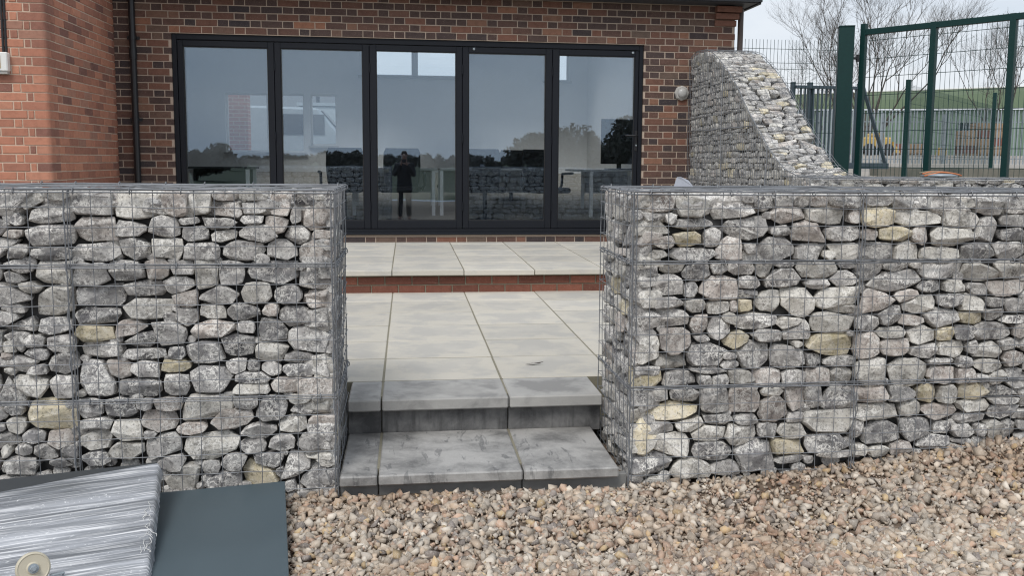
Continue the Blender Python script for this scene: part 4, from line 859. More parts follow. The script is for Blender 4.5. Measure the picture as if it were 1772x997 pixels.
for x, w in ((gx0-.05, .035), (gx0+.25, .04), (7.6, .03)): q = MB(); q.box(x-w, x+w, gy+.04, gy+.11, 1.0, zt_+.06); q.build('upright', M['bluesteel'], sg, .003)
q = MB(); q.tube([(7.56, gy, 2.92), (8.09, gy, zb_+.10)], .036, 4); q.build('brace', M['bluesteel'], sg)
settle(sg, (7.1, gy, 1.2))
pf = thing('palisade_fence', 'long pale grey steel palisade fence across the yard in front of the green shed', 'fence')
pm = MB(); pm.add([Vector(p) for p in ((-.034, 0, 0), (-.01, -.022, 0), (.01, -.022, 0), (.034, 0, 0), (-.034, 0, 2.3), (-.01, -.022, 2.3), (.01, -.022, 2.3), (.034, 0, 2.3), (-.02, 0, 2.42), (0, -.012, 2.42), (.02, 0, 2.42))],
    [(0, 1, 5, 4), (1, 2, 6, 5), (2, 3, 7, 6), (3, 0, 4, 7), (4, 5, 9, 8), (5, 6, 9), (6, 7, 10, 9), (7, 4, 8, 10), (8, 9, 10), (3, 2, 1, 0)])
pme = pm.mesh('pale'); pme.materials.append(M['steel'])
px = list(np.arange(15.6, 28.4, .155))
for x in px: o = link('pale', pme, None, pf); o.location = (x, 36-.03, 1.2+.012*(x-18)); o.rotation_euler = (random.gauss(0, .004), random.gauss(0, .006), 0)
for z in (.42, 1.95): q = MB(); q.add([Vector(p) for p in ((15.5, 36, 1.18+z-.036), (28.5, 36, 1.33+z-.036), (28.5, 36.04, 1.33+z-.036), (15.5, 36.04, 1.18+z-.036), (15.5, 36, 1.18+z), (28.5, 36, 1.33+z), (28.5, 36.04, 1.33+z), (15.5, 36.04, 1.18+z))], ((3, 2, 1, 0), (4, 5, 6, 7), (0, 1, 5, 4), (1, 2, 6, 5), (2, 3, 7, 6), (3, 0, 4, 7))); q.build('rail', M['steel'], pf)
for x in np.arange(16.5, 28.4, 2.75): q = MB(); q.box(x-.05, x+.05, 36.045, 36.13, 1.05, 3.5); q.build('post', M['steel'], pf)
settle(pf, (22, 36, 1.2))
kb = MB(); kb.box(9.2, 34, 22., 22.25, .9, 1.46); o = kb.build('kerb_wall', M['concrete'], None, .01); tag(o, 'low pale concrete kerb wall crossing the yard behind the gate', 'wall')
kb = MB(); kb.box(8.6, 13.5, 16.2, 16.5, .8, 1.385); o = kb.build('retaining_wall', mat_plain('stained_concrete', (.16, .155, .13), .9, 0, .4, 6, .3), None, .01); tag(o, 'low dark stained retaining wall under the mesh fence posts', 'wall')
# strap and bag on the low gabion
st = thing('strap_coil', 'crumpled orange and grey webbing lying on top of the low gabion', 'strap'); st_r = random.Random(4)
for k in range(4):
    q = MB(); ph = k*.7; q.tube([(-.20+.42*t+.02*math.sin(9*t+ph), .05*k-.06, 022e-3+.010*k+.05*math.sin(PI*t)*(1-.15*k)) for t in np.linspace(.04 if k else 0, .96, 12)], .011, 6)
    q.build('webbing', M['orange' if k in (0, 2) else 'joint'], st, smooth=True)
q = MB(); q.lathe([(.03, 0), (.17, .01), (.19, .03), (.12, .05), (.03, .055)], 12); q.build('cloth', M['steel'], st, smooth=True)
settle(st, (0, 0, 0)); st.scale = (.8, .8, .62); st.location = (4.46, 7.36, 1.337)
# green shed -----------------------------------------------------------
shd = thing('green_shed', 'big green clad shed with a brighter green roof across the yard', 'shed')
def quadbox(mb, x0, x1, y0, y1, z00, z01, z10, z11):   # bottom/top heights at x0 and x1
    mb.add([Vector(p) for p in ((x0, y0, z00), (x1, y0, z10), (x1, y1, z10), (x0, y1, z00), (x0, y0, z01), (x1, y0, z11), (x1, y1, z11), (x0, y1, z01))], ((3, 2, 1, 0), (4, 5, 6, 7), (0, 1, 5, 4), (1, 2, 6, 5), (2, 3, 7, 6), (3, 0, 4, 7)))
q = MB(); quadbox(q, 22, 37.55, 60, 78, 1, 4.9, 1, 5.15); quadbox(q, 37.55, 39.3, 60, 78, 4.3, 5.15, 4.3, 5.2); quadbox(q, 39.3, 56, 60, 78, 1, 5.2, 1, 5.6); q.build('wall', M['shed_green'], shd)
for x in np.arange(22.5, 56, 1.1):
    if not 37.3 < x < 39.5: q = MB(); q.box(x-.05, x+.05, 59.92, 59.995, 1, 4.9); q.build('cladding_rib', M['shed_green'], shd)
q = MB(); q.add([Vector(p) for p in ((22, 59.7, 4.92), (56, 59.7, 5.62), (56, 66, 7.75), (22, 66, 6.05), (22, 59.7, 4.97), (56, 59.7, 5.67), (56, 66, 7.8), (22, 66, 6.1))], ((3, 2, 1, 0), (4, 5, 6, 7), (0, 1, 5, 4), (1, 2, 6, 5), (2, 3, 7, 6), (3, 0, 4, 7))); q.build('roof', M['shed_roof'], shd)
q = MB(); q.tube([(22, 66, 6.16), (56, 66, 7.86)], .07, 6); q.build('ridge', M['white'], shd)
q = MB(); q.box(37.56, 39.29, 60.4, 60.5, 1, 4.29); q.build('doorway_shade_panel', M['door_shade'], shd)  # flat dark panel, its colour stands in for the shade inside
q = MB(); q.box(23.0, 24.6, 59.9, 59.99, 1.6, 3.6); q.build('door', M['bluesteel'], shd)
settle(shd, (39, 62, 1.2))
# loader ---------------------------------------------------------------
ld = thing('loader', 'small yellow loader parked by the green shed', 'loader')
q = MB(); q.box(-.62, .72, -.5, .5, .42, .92); q.build('body', M['yellow'], ld, .06)
q = MB(); q.box(-.25, .35, -.42, .42, .92, 1.12); q.build('engine_cover', M['yellow'], ld, .05)
for x, y in ((-.5, -.52), (.5, -.52), (-.5, .52), (.5, .52)): q = MB(); q.lathe([(.12, -.1), (.28, -.1), (.3, -.05), (.3, .05), (.28, .1), (.12, .1)], 16, Matrix.Translation((x, y, .3)) @ Matrix.Rotation(PI/2, 4, 'X')); q.build('wheel', M['rubber'], ld)
q = MB()
for y in (-.4, .4): q.tube([(-.2, y, .9), (-.25, y, 1.5)], .03, 4)
q.tube([(-.25, -.4, 1.5), (-.25, .4, 1.5)], .03, 4); q.build('roll_bar', M['black'], ld)
q = MB(); q.add([Vector(p) for p in ((.75, -.6, .15), (1.15, -.6, .15), (.75, -.6, .7), (.75, .6, .15), (1.15, .6, .15), (.75, .6, .7))], ((0, 1, 2), (5, 4, 3), (0, 3, 4, 1), (0, 2, 5, 3), (1, 4, 5, 2))); q.build('bucket', M['yellow'], ld)
settle(ld, (0, 0, 0)); ld.location = (23.6, 45, 1.86)
def pallet_stack(x, y, z, nx, nz, bw, bh, label, cat='brick stack'):
    t = thing('brick_stack', label, cat, group='stacks on pallets in the yard')
    for i in range(nx):
        for k in range(nz if i else max(1, nz-1)):
            q = MB(); q.box(i*bw, i*bw+bw*.94, 0, .9, .14+k*bh, .14+k*bh+bh*.93); q.build('pack', M['timber'] if (i+k) % 3 else M['brick_r'], t, .015)
    q = MB()
    for k in range(3): q.box(0, nx*bw*.97, .05+.35*k, .15+.35*k, .0, .10)
    q.box(0, nx*bw*.97, 0, .9, .10, .135); q.build('pallet', M['timber'], t)
    settle(t, (0, 0, 0)); t.location = (x, y, z)
pallet_stack(28.7, 45.2, 1.88, 3, 4, .78, .40, 'tall brown stack of packs on pallets at the far side of the yard')
pallet_stack(24.7, 45.4, 1.88, 3, 1, .68, .50, 'low brown row of packs on pallets beside the yellow loader')
q = MB(); q.box(-.3, .2, -.2, .2, 0, .28); q.box(-.2, .12, -.15, .15, .28, .42); o = q.build('fuel_can', M['yellow'], None, .03); o.location = (27.4, 45, 1.88); tag(o, 'small yellow container standing on the yard between the brown stacks', 'container')
# bare trees --------------------------------------------------------------
def bare_tree(name, label, loc, stems, height, seed, spread=.42, levels=6, r0=.13, lean=None, group='bare trees beyond the yard'):
    t = thing(name, label, 'tree', group=group); r = random.Random(seed); trunk = MB(); crown = MB()
    def grow(p, d, L_, rad, lv):
        n = 3 if lv > 3 else 2; pts = [p]; q = p
        for _ in range(n):
            d = (d+Vector((r.gauss(0, .10), r.gauss(0, .10), r.gauss(.03, .06)))).normalized(); q = q+d*(L_/n); pts.append(q)
        (trunk if lv >= levels-1 else crown).tube(pts, rad, 5 if lv >= levels-1 else 3, False, rad*.62)
        if lv == 0: return
        kids = 2 if lv > levels-2 else r.choice((2, 3, 3, 3))
        for k in range(kids):
            a = r.uniform(.25, .8)*(1 if k else .55); ax = d.orthogonal().normalized(); ax = (Matrix.Rotation(r.uniform(0, 2*PI), 3, d) @ ax)
            nd = (Matrix.Rotation(a, 3, ax) @ d+Vector((0, 0, .16))).normalized(); s = pts[-1] if k == 0 or r.random() < .5 else pts[-2]
            grow(s, nd, L_*r.uniform(.62, .84), rad*.62, lv-1)
        if lv < levels-1 and r.random() < .6:
            ax = d.orthogonal(); nd = (Matrix.Rotation(r.uniform(.5, 1.), 3, Matrix.Rotation(r.uniform(0, 6.3), 3, d) @ ax) @ d).normalized(); grow(pts[1], nd, L_*.55, rad*.4, max(0, lv-2))
    for k in range(stems):
        a = r.uniform(0, 2*PI); b = Vector((math.cos(a), math.sin(a), 0))*r.uniform(0, .5); d = Vector((r.uniform(-spread, spread), r.uniform(-spread, spread), 1)).normalized()
        grow(b-Vector((0, 0, .3)), d, height*r.uniform(.24, .31), r0*r.uniform(.7, 1.1), levels)
    trunk.build('trunk', M['bark'], t); crown.build('crown', M['bark'], t); t.location = loc; return t
bare_tree('bare_tree', 'large leafless many stemmed tree rising behind the green gate', (24.6, 48, 1.9), 7, 11.0, 21, .5, 7, .085)
bare_tree('bare_tree', 'leafless tree at the right edge seen through the far end of the gate', (33.4, 50, 1.9), 3, 8.0, 33, .4, 7, .07)
bare_tree('bare_tree', 'small leafless tree between the building corner and the folded top mesh fence', (15.6, 45, 1.9), 3, 5.6, 45, .3, 6, .045)
bare_tree('bare_tree', 'low leafless tree just left of the thick green gate post', (19.6, 43, 1.9), 4, 6.0, 57, .5, 6, .045)
# bushy trees, hedge and the far field, behind the camera: they show in the glass ---------
def bushy(name, label, loc, w, h, seed, n=5200, leaf=.16, cat='tree', group='trees mirrored in the glass doors'):
    t = thing(name, label, cat, group=group); r = np.random.default_rng(seed)
    lobes = [(r.uniform(-.36, .36)*w, r.uniform(-.36, .36)*min(w, 8), r.uniform(.35, .72)*h, r.uniform(.15, .30)*min(w, h)) for _ in range(14 if w < 20 else 420)]
    pick = r.integers(0, len(lobes), n); Lb = np.array(lobes)[pick]; d = r.normal(size=(n, 3)); d /= np.linalg.norm(d, axis=1)[:, None]
    c = Lb[:, :3]+d*(Lb[:, 3]*r.uniform(.45, 1.08, n))[:, None]*np.array([1, 1, .85]); c[:, 2] = np.maximum(c[:, 2], .15)
    u = r.normal(size=(n, 3)); u /= np.linalg.norm(u, axis=1)[:, None]; v = np.cross(u, r.normal(size=(n, 3))); v /= np.linalg.norm(v, axis=1)[:, None]
    s = (leaf*r.uniform(.5, 1.3, n))[:, None]; V = np.concatenate([c+u*s, c-u*s*.6+v*s*.7, c-u*s*.6-v*s*.7], 1).reshape(-1, 3)
    me = bpy.data.meshes.new('crown'); me.from_pydata(V.tolist(), [], [(3*i, 3*i+1, 3*i+2) for i in range(n)]); link('crown', me, M['leafdark' if w < 20 else 'hedge'], t)
    q = MB()
    for k in range(4): a = k*1.6; q.tube([(0, 0, -.2), (.1*math.cos(a)*h, .1*math.sin(a)*h, .3*h), (.25*math.cos(a)*h, .25*math.sin(a)*h, .6*h)], .05*h**.5, 5, r1=.02)
    q.build('trunk', M['bark'], t); t.location = loc; return t
for i, (x, y, w, h, lab) in enumerate(((14.8, -36, 6.5, 4.9, 'broad dark bush mirrored in the rightmost glass door'), (19.5, -33, 6, 5.4, 'dark bush mirrored at the outer edge of the rightmost glass door'), (8.6, -38, 4, 3.7, 'rounded dark bush mirrored in the fourth glass door'),
        (11.3, -40, 4.2, 4.2, 'dark bush mirrored by the upright between the last two doors'), (-12.8, -38, 5, 2.5, 'low dark bush mirrored in the leftmost glass door'), (-5.4, -56, 4, 2.2, 'low far bush mirrored in the second glass door'))):
    bushy('bushy_tree', lab, (x, y, 0), w, h, 70+i)
bushy('hedge', 'faint far hedge line mirrored low in the middle glass doors', (0, -95, 0), 120, 2.3, 99, 26000, .26, 'hedge', None)
# yard behind the building, through its rear windows -------------------------------
def mat_bricktex():
    g = G('far_brick'); v = g.n('TexCoord').outputs['Object']
    v = g.n('Mapping', {'Vector': v, 'Rotation': (PI/2, 0, 0)}).outputs[0]
    b = g.n('TexBrick', {'Vector': v, 'Color1': (.42, .16, .095), 'Color2': (.33, .12, .075), 'Mortar': (.5, .38, .29), 'Scale': 1., 'Mortar Size': .008, 'Brick Width': .225, 'Row Height': .075})
    return g.bsdf(b.outputs[0], .85)
q = MB(); q.box(-6, -3.10, 19, 19.35, .3, 3.6); o = q.build('brick_outbuilding', mat_bricktex()); tag(o, 'orange brick outbuilding seen through the rear window behind the leftmost glass door', 'building')
gs = thing('rear_shed', 'grey pitched roof shed seen through the rear window', 'shed')
q = MB(); q.box(-12, -3.3, 40, 52, .3, 3.5); q.build('wall', M['timber'], gs); q = MB(); q.add([Vector(p) for p in ((-12.5, 39.5, 3.5), (-2.9, 39.5, 3.5), (-2.9, 46, 5.2), (-12.5, 46, 5.6), (-12.5, 52, 3.5), (-2.9, 52, 3.5))], ((0, 1, 2, 3), (3, 2, 5, 4), (0, 3, 4), (1, 5, 2), (0, 4, 5, 1))); q.build('roof', M['roofing'], gs)
tk = thing('storage_tank', 'pale blue grey square tank seen through the right hand rear window', 'tank')
q = MB(); q.box(-3.35, -2.1, 30, 31.6, .3, 3.1); q.build('body', M['steel'], tk, .03); q = MB(); q.box(-3.4, -2.05, 29.95, 31.65, 3.1, 3.2); q.build('lid', M['steel'], tk); q = MB(); q.tube([(-2.8, 30.5, 3.2), (-2.8, 30.5, 3.45)], .06, 8); q.build('vent', M['black'], tk)
van = thing('parked_van', 'silver van parked behind the building, seen through the rear window', 'van')
q = MB(); q.prism([(-1.9, .35), (1.9, .35), (2.0, .8), (1.75, 1.05), (1.1, 1.15), (.6, 1.75), (-1.85, 1.8), (-2., 1.2)], -.85, .85); q.build('body', M['steel'], van, .05)
q = MB(); q.add([Vector(p) for p in ((1.12, -.7, 1.2), (1.12, .7, 1.2), (.68, .65, 1.7), (.68, -.65, 1.7), (1.09, -.7, 1.19), (1.09, .7, 1.19), (.65, .65, 1.69), (.65, -.65, 1.69))], ((0, 1, 2, 3), (7, 6, 5, 4), (0, 4, 5, 1), (1, 5, 6, 2), (2, 6, 7, 3), (3, 7, 4, 0))); q.build('windscreen', M['black'], van)
for x in (-1.2, 1.25):
    for y in (-.86, .86): q = MB(); q.lathe([(.1, -.09), (.3, -.09), (.33, 0), (.3, .09), (.1, .09)], 16, Matrix.Translation((x, y, .33)) @ Matrix.Rotation(PI/2, 4, 'X')); q.build('wheel', M['rubber'], van)
q = MB(); q.box(-.2, .75, -.875, -.852, 1.15, 1.6); q.build('side_window', M['black'], van)
settle(van, (0, 0, 0)); van.location = (-2.6, 22.5, .85)
# ------------------------------------------------------------------ wrapped board with castor, and the coated panel beside it
def plank(name, TRc, TLc, BR, th, mat, parent=None, bevel=.003):
    ex = (TRc-TLc); ey = (BR-TRc); n = ex.cross(ey).normalized(); n = n if n.z > 0 else -n
    BL = TLc+ey; q = MB(); top = [TLc, TRc, BR, BL]; q.add([p-n*th for p in top]+top, ((3, 2, 1, 0), (4, 5, 6, 7), (0, 1, 5, 4), (1, 2, 6, 5), (2, 3, 7, 6), (3, 0, 4, 7)))
    return q.build(name, mat, parent, bevel), n
pT, pB = on_y(493, 833, 3.70), on_z(503, 1075, .10); pTL = on_y(232, 857, 3.70)
o, _ = plank('coated_panel', pT, pTL, pB, .012, M['panel'], None, .002); tag(o, 'flat blue grey coated panel against the left gabion, beside the wrapped board', 'panel')
# give the panel its own base as origin
c = sum((v.co for v in o.data.vertices), Vector())/len(o.data.vertices); o.data.transform(Matrix.Translation(-c)); o.location = c
wb = thing('wrapped_board', 'dark board wrapped in streaky clear stretch film with a cream castor wheel', 'wrapped board')
bTR, bBR = on_y(274, 799, 3.62), on_z(246, 1060, .075); bTL = bTR+(on_y(0, 829, 3.62)-bTR)*2.0
_, bn = plank('board', bTR, bTL, bBR, .045, M['board'], wb, .006)
ex = (bTL-bTR); ey = (bBR-bTR); nx, ny = 80, 200; vs = []; fs = []; rn = random.Random(3)
for j in range(ny+1):
    for i in range(nx+1):
        s = i/nx; t = j/ny; lo = .02+.10*(s*2)**1.2 if s < .6 else .02+.10*1.2**1.2+.08*(s-.6)
        tt = lo+(1.0-lo)*t; p = bTR+ex*s+ey*tt
        L_ = (ex*s).length; w_ = tt*ey.length+.09*L_
        h = .003+.0016*noise.noise(Vector((L_*.9+w_*1.5, w_*17, 0)))+.002*noise.noise(Vector((L_*3, w_*3, 9)))*math.exp(-s*5)
        if s < .02: h *= .6
        vs.append(p+bn*max(.0012, h))
    # film turned over the right hand edge
for j in range(ny):
    for i in range(nx): a = j*(nx+1)+i; fs.append((a, a+nx+1, a+nx+2, a+1))
base = len(vs)
for j in range(ny+1):
    p = vs[j*(nx+1)]; e = -ex.normalized(); k = noise.noise(Vector((j*.35, 1, 0)))*.006
    vs.append(p+e*(.005+abs(k))-bn*.014); vs.append(p+e*(.006+abs(k)*1.4)-bn*.05)
for j in range(ny):
    a = j*(nx+1); b = a+nx+1; c_ = base+2*j; d = base+2*j+2
    fs += [(a, c_, d, b), (c_, c_+1, d+1, d)]
me = bpy.data.meshes.new('stretch_film')
# local frame so that the streaks follow the board
fx = -ex.normalized(); fz = bn; fy = fz.cross(fx); Ff = frame_of(bTR, fx, fy, fz) @ Matrix.Rotation(R(3), 4, 'Z'); inv = Ff.inverted()
me.from_pydata([inv @ v for v in vs], [], fs); me.shade_smooth(); fo_ = link('stretch_film', me, M['film'], wb); fo_.matrix_world = Ff
# torn, bunched film along the right edge
q = MB()
for k in range(14):
    t = rn.uniform(.30, .75); p = bTR+ey*t+bn*.006-fx*rn.uniform(-.004, .03); pts = [p]
    for _ in range(4): p = p+ey.normalized()*rn.uniform(.004, .02)+fx*rn.gauss(0, .007)+bn*rn.gauss(.001, .003); pts.append(p)
    q.tube(pts, rn.uniform(.0006, .0012), 4)
q.build('film_strand', M['white'], wb, smooth=True)
wc = on_y(57, 984, 2.93); ax = (Vector((0, 0, EYE))-wc).normalized(); ax = (ax+Vector((.10, .0, -.10))).normalized()
Wm = Matrix.Translation(wc) @ ax.to_track_quat('Z', 'Y').to_matrix().to_4x4()
q = MB(); up_ = Wm.to_3x3() @ Vector((0, 1, 0)); foot = wc-Vector((0, 0, .085))
q.box(-.02, .02, -.095, .012, -.024, -.019, Wm); q.box(-.03, .075, -.10, -.094, -.035, .02, Wm); q.box(.045, .049, -.094, -.03, -.02, .015, Wm); q.box(.049, .085, -.036, -.03, -.02, .015, Wm); q.box(.081, .085, -.094, -.0365, -.02, .015, Wm)
ca = q.build('castor', M['steel'], wb, .0015)
cream = mat_plain('cream_nylon', (.50, .46, .36), .45, 0, .1, 40, .1)
q = MB(); q.lathe([(.012, -.014), (.03, -.014), (.044, -.015), (.0485, -.010), (.0495, 0), (.0485, .010), (.044, .0145), (.041, .0125), (.020, .0115), (.016, .0150), (.012, .0150)], 40, Wm); q.build('wheel', cream, ca)
q = MB(); q.lathe([(.011, .0155), (.011, .025), (.009, .027)], 6, Wm); q.lathe([(.015, .0152), (.015, .018)], 20, Wm); q.lathe([(.0055, -.024), (.0055, .036)], 12, Wm); q.build('axle_bolt', M['steel'], ca)
settle(wb, tuple((bTR+bBR)/2-Vector((0, 0, .1))))
# dead leaf on the paving
q = MB(); q.add([Vector(p) for p in ((-.045, 0, .004), (-.01, -.012, .012), (.03, -.004, .008), (.055, .004, .016), (.0, .012, .006))], [(0, 1, 4), (1, 2, 4), (2, 3, 4)])
me = q.mesh('dead_leaf'); o = link('dead_leaf', me, M['leaf']); md = o.modifiers.new('t', 'SOLIDIFY'); md.thickness = .0012; o.location = (.68, 4.95, LO); tag(o, 'small dark dead leaf lying on the pale paving', 'leaf')
# ------------------------------------------------------------------ gravel
def gravel():
    rng = np.random.default_rng(3); T = []
    for k in range(16):
        bm = bmesh.new(); rr = random.Random(k)
        ax_ = (rr.uniform(.8, 1.15), rr.uniform(.6, .85), rr.uniform(.4, .65)); cs = [(a_, b_, c_) for a_ in (-1, 1) for b_ in (-1, 1) for c_ in (-1, 1)]; rr.shuffle(cs)
        for cc in cs[:rr.choice((5, 6, 6, 7))]: bm.verts.new([ax_[i]*cc[i]*rr.uniform(.45, 1.1)*.82 for i in range(3)])
        for _ in range(2): i_ = rr.randrange(3); q_ = [rr.uniform(-.5, .5)*ax_[i] for i in range(3)]; q_[i_] = ax_[i_]*rr.choice((-1, 1))*rr.uniform(.7, 1.05); bm.verts.new(q_)
        h = bmesh.ops.convex_hull(bm, input=bm.verts); bmesh.ops.delete(bm, geom=list({g for g in h['geom_interior']+h['geom_unused'] if isinstance(g, bmesh.types.BMVert)}), context='VERTS')
        bmesh.ops.triangulate(bm, faces=bm.faces); bm.verts.index_update(); T.append((np.array([v.co[:] for v in bm.verts]), np.array([[v.index for v in f.verts] for f in bm.faces]))); bm.free()
    def region(n, x0, x1, y0, y1, r0): 
        x = rng.uniform(x0, x1, n); y = rng.uniform(y0, y1, n); r = np.clip(rng.lognormal(math.log(r0), .45, n), .005, .032); return np.stack([x, y, r], 1)
    P = np.concatenate([region(18000, -.75, 3.3, 2.72, 3.83, .0142), region(14000, -.75, 3.3, 2.4, 3.1, .0132), region(7000, -2.2, -.75, 2.4, 3.74, .011), region(9000, -2., 4.4, 1.3, 2.5, .012), region(1500, 3.3, 4.4, 2.5, 3.75, .012)])
    big = region(230, -.4, 3., 2.6, 3.72, .019); nb = region(75, -.42, .95, 3.58, 3.73, .019); P = np.concatenate([P, big, nb])
    x, y, r = P.T
    k = (~((y > 3.72) & (x > -.29) & (x < .92))) & (~((y > 3.80))); P = P[k]; x, y, r = P.T
    # brown fines lie bare in a patch at the foot of the right hand wall
    fines = np.maximum(np.exp(-(((x-1.5)/.45)**2+((y-3.60)/.15)**2)), .75*np.exp(-(((x-2.6)/.5)**2+((y-3.62)/.10)**2))); r = np.where(rng.random(len(r)) < fines*.85, r*.5, r)
    rank = rng.random(len(r)); z = ground_z(x, y)+rank*.012+.25*r
    pal = np.array([(.50, .43, .35), (.53, .425, .325), (.43, .315, .24), (.29, .255, .23), (.57, .43, .26), (.67, .60, .51), (.43, .38, .325), (.54, .38, .28)]); w = np.array([.29, .21, .12, .07, .03, .14, .10, .04])
    ci = rng.choice(len(pal), len(r), p=w); colr = pal[ci]*rng.uniform(.62, 1.1, (len(r), 1)); colr = colr*(1-.55*(fines*(r < .009))[:, None]*np.array([.7, 1, 1.1]))
    ti = rng.integers(0, len(T), len(r)); V = []; Fa = []; Cc = []; off = 0
    for k in range(len(T)):
        m_ = ti == k; n = m_.sum(); tv, tf = T[k]
        e = rng.normal(size=(n, 4)); e[:, 1:3] *= .55; e[:, 0] += .6; e /= np.linalg.norm(e, axis=1)[:, None]; a, b, c, d = e[:, 0], e[:, 1], e[:, 2], e[:, 3]
        Rm = np.stack([1-2*(c*c+d*d), 2*(b*c-a*d), 2*(b*d+a*c), 2*(b*c+a*d), 1-2*(b*b+d*d), 2*(c*d-a*b), 2*(b*d-a*c), 2*(c*d+a*b), 1-2*(b*b+c*c)], 1).reshape(n, 3, 3)
        vv = np.einsum('nij,vj->nvi', Rm, tv)*r[m_][:, None, None]+np.stack([x[m_], y[m_], z[m_]], 1)[:, None, :]
        V.append(vv.reshape(-1, 3)); Fa.append((tf[None]+(np.arange(n)*len(tv))[:, None, None]+off).reshape(-1, 3)); Cc.append(np.repeat(colr[m_], len(tv), 0)); off += n*len(tv)
    V = np.concatenate(V); Fa = np.concatenate(Fa); Cc = np.concatenate(Cc)
    me = bpy.data.meshes.new('gravel'); me.vertices.add(len(V)); me.vertices.foreach_set('co', V.astype(np.float32).ravel()); me.loops.add(Fa.size); me.loops.foreach_set('vertex_index', Fa.astype(np.int32).ravel()); me.polygons.add(len(Fa)); me.polygons.foreach_set('loop_start', np.arange(0, Fa.size, 3, dtype=np.int32)); me.update(calc_edges=True); me.validate()
    at = me.attributes.new('tone', 'FLOAT_COLOR', 'POINT'); at.data.foreach_set('color', np.concatenate([Cc, np.ones((len(Cc), 1))], 1).astype(np.float32).ravel())
    return tag(link('gravel', me, M['gravel']), kind='stuff')
gravel()
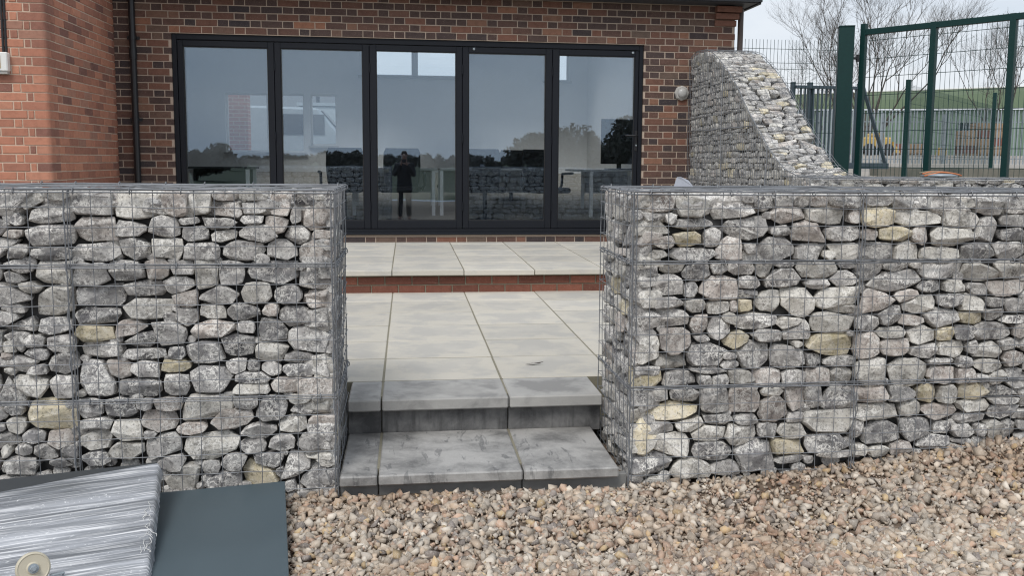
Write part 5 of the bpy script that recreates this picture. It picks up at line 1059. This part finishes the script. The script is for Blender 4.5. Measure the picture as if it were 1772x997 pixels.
# ------------------------------------------------------------------ the person taking the picture: only mirrored in the glass
def person():
    P = thing('person', 'person in long dark coat holding a phone, mirrored in the middle glass door', 'person'); z0 = float(ground_z(-.07, -.45))
    def skin(name, pts, edges, rad, mat, sub=2, root=0):
        me = bpy.data.meshes.new(name); me.from_pydata(pts, edges, []); o = link(name, me, mat, P)
        md = o.modifiers.new('skin', 'SKIN'); md.use_smooth_shade = True
        for i, v in enumerate(me.skin_vertices[0].data): v.radius = rad[i] if isinstance(rad[i], tuple) else (rad[i], rad[i]); v.use_root = (i == root)
        s = o.modifiers.new('sub', 'SUBSURF'); s.levels = s.render_levels = sub; return o
    cx, cy = -.07, -.46
    # body: pelvis, spine, neck, head; arms bent up to the phone; legs
    pts = [(0, 0, .92), (0, -.01, 1.10), (0, -.015, 1.27), (0, -.01, 1.36), (0, .0, 1.42), (0, .015, 1.50), (0, .02, 1.58)]
    ed = [(0, 1), (1, 2), (2, 3), (3, 4), (4, 5), (5, 6)]; rad = [(.15, .11), (.135, .10), (.155, .105), (.10, .08), (.052, .055), (.074, .092), (.066, .082)]
    for sx in (-1, 1):
        b = len(pts); pts += [(sx*.165, -.01, 1.31), (sx*.225, .03, 1.08), (sx*.12, .27, 1.24), (sx*.055, .36, 1.36), (sx*.045, .385, 1.40)]
        ed += [(2, b), (b, b+1), (b+1, b+2), (b+2, b+3), (b+3, b+4)]; rad += [.06, .047, .038, .028, (.036, .018)]
        b = len(pts); pts += [(sx*.095, 0, .86), (sx*.10, .015, .48), (sx*.105, -.01, .10), (sx*.11, .03, .045), (sx*.12, .15, .035)]
        ed += [(0, b), (b, b+1), (b+1, b+2), (b+2, b+3), (b+3, b+4)]; rad += [.085, .056, .042, .042, .036]
    mv = lambda q: [(x+cx, y+cy, z+z0) for x, y, z in q]
    skin('body', mv(pts), ed, rad, M['skin'], 2)
    # fingers closing on the phone
    for sx in (-1, 1):
        fp = [(sx*.045, .39, 1.405)]; fe = []; fr_ = [(.03, .014)]
        for k in range(4):
            b = len(fp); z = 1.432-.019*k; fp += [(sx*.062, .405, z), (sx*.066, .432, z+.004), (sx*.050-sx*.004*k, .440, z+.004)]; fe += [(0, b), (b, b+1), (b+1, b+2)]; fr_ += [.009, .0085, .0075]
        b = len(fp); fp += [(sx*.045, .40, 1.435), (sx*.025, .412, 1.452)]; fe += [(0, b), (b, b+1)]; fr_ += [.011, .009]
        skin('hand', mv(fp), fe, fr_, M['skin'], 1)
    # coat, trousers, shoes, hair
    cp = [(0, 0, .62), (0, -.005, .82), (0, -.005, 1.02), (0, -.012, 1.18), (0, -.018, 1.30), (0, -.012, 1.385)]; ce = [(i, i+1) for i in range(5)]; cr = [(.225, .155), (.205, .15), (.175, .135), (.185, .13), (.185, .125), (.085, .08)]
    for sx in (-1, 1):
        b = len(cp); cp += [(sx*.175, -.012, 1.31), (sx*.235, .03, 1.075), (sx*.125, .265, 1.235), (sx*.065, .345, 1.335)]; ce += [(4, b), (b, b+1), (b+1, b+2), (b+2, b+3)]; cr += [.076, .063, .052, .042]
    skin('coat', mv(cp), ce, cr, M['coat'], 2)
    for sx in (-1, 1):
        skin('trouser_leg', mv([(sx*.09, 0, .88), (sx*.10, .015, .48), (sx*.105, -.01, .11)]), [(0, 1), (1, 2)], [.098, .068, .056], M['jeans'], 2)
        skin('shoe', mv([(sx*.11, -.04, .05), (sx*.112, .05, .05), (sx*.12, .16, .038)]), [(0, 1), (1, 2)], [(.045, .05), (.046, .045), (.038, .032)], M['black'], 2)
    skin('hair', mv([(0, -.03, 1.645), (0, -.085, 1.58), (0, -.085, 1.47)]), [(0, 1), (1, 2)], [(.078, .06), (.082, .06), (.06, .035)], M['hair'], 2)
    f = MB(); fz = Matrix.Translation((cx, cy, z0))
    f.tube([fz @ Vector(p) for p in ((0, .105, 1.555), (0, .128, 1.512), (0, .112, 1.50))], .011, 6); f.build('nose', M['skin'], P, smooth=True)
    for sx in (-1, 1):
        f = MB(); f.lathe([(.003, 0), (.010, .002), (.010, .006), (.004, .009)], 10, fz @ Matrix.Translation((sx*.031, .098, 1.553)) @ Matrix.Rotation(-PI/2, 4, 'X')); f.build('eye', M['black'], P)
        f = MB(); f.tube([fz @ Vector(p) for p in ((sx*.076, .012, 1.575), (sx*.088, .0, 1.55), (sx*.077, .008, 1.515))], .009, 6); f.build('ear', M['skin'], P, smooth=True)
    f = MB(); f.tube([fz @ Vector((x, .105-abs(x)*.3, 1.468)) for x in (-.024, -.01, .01, .024)], .0055, 6); f.build('mouth', M['orange'], P, smooth=True)
    settle(P, (cx, cy, z0))
    ph = MB(); ph.box(cx-.074, cx+.074, cy+.418, cy+.427, z0+1.372, z0+1.446); o = ph.build('phone', M['black'], None, .002); tag(o, 'dark phone held sideways in both hands by the person mirrored in the glass', 'phone')
person()
bpy.context.view_layer.update()
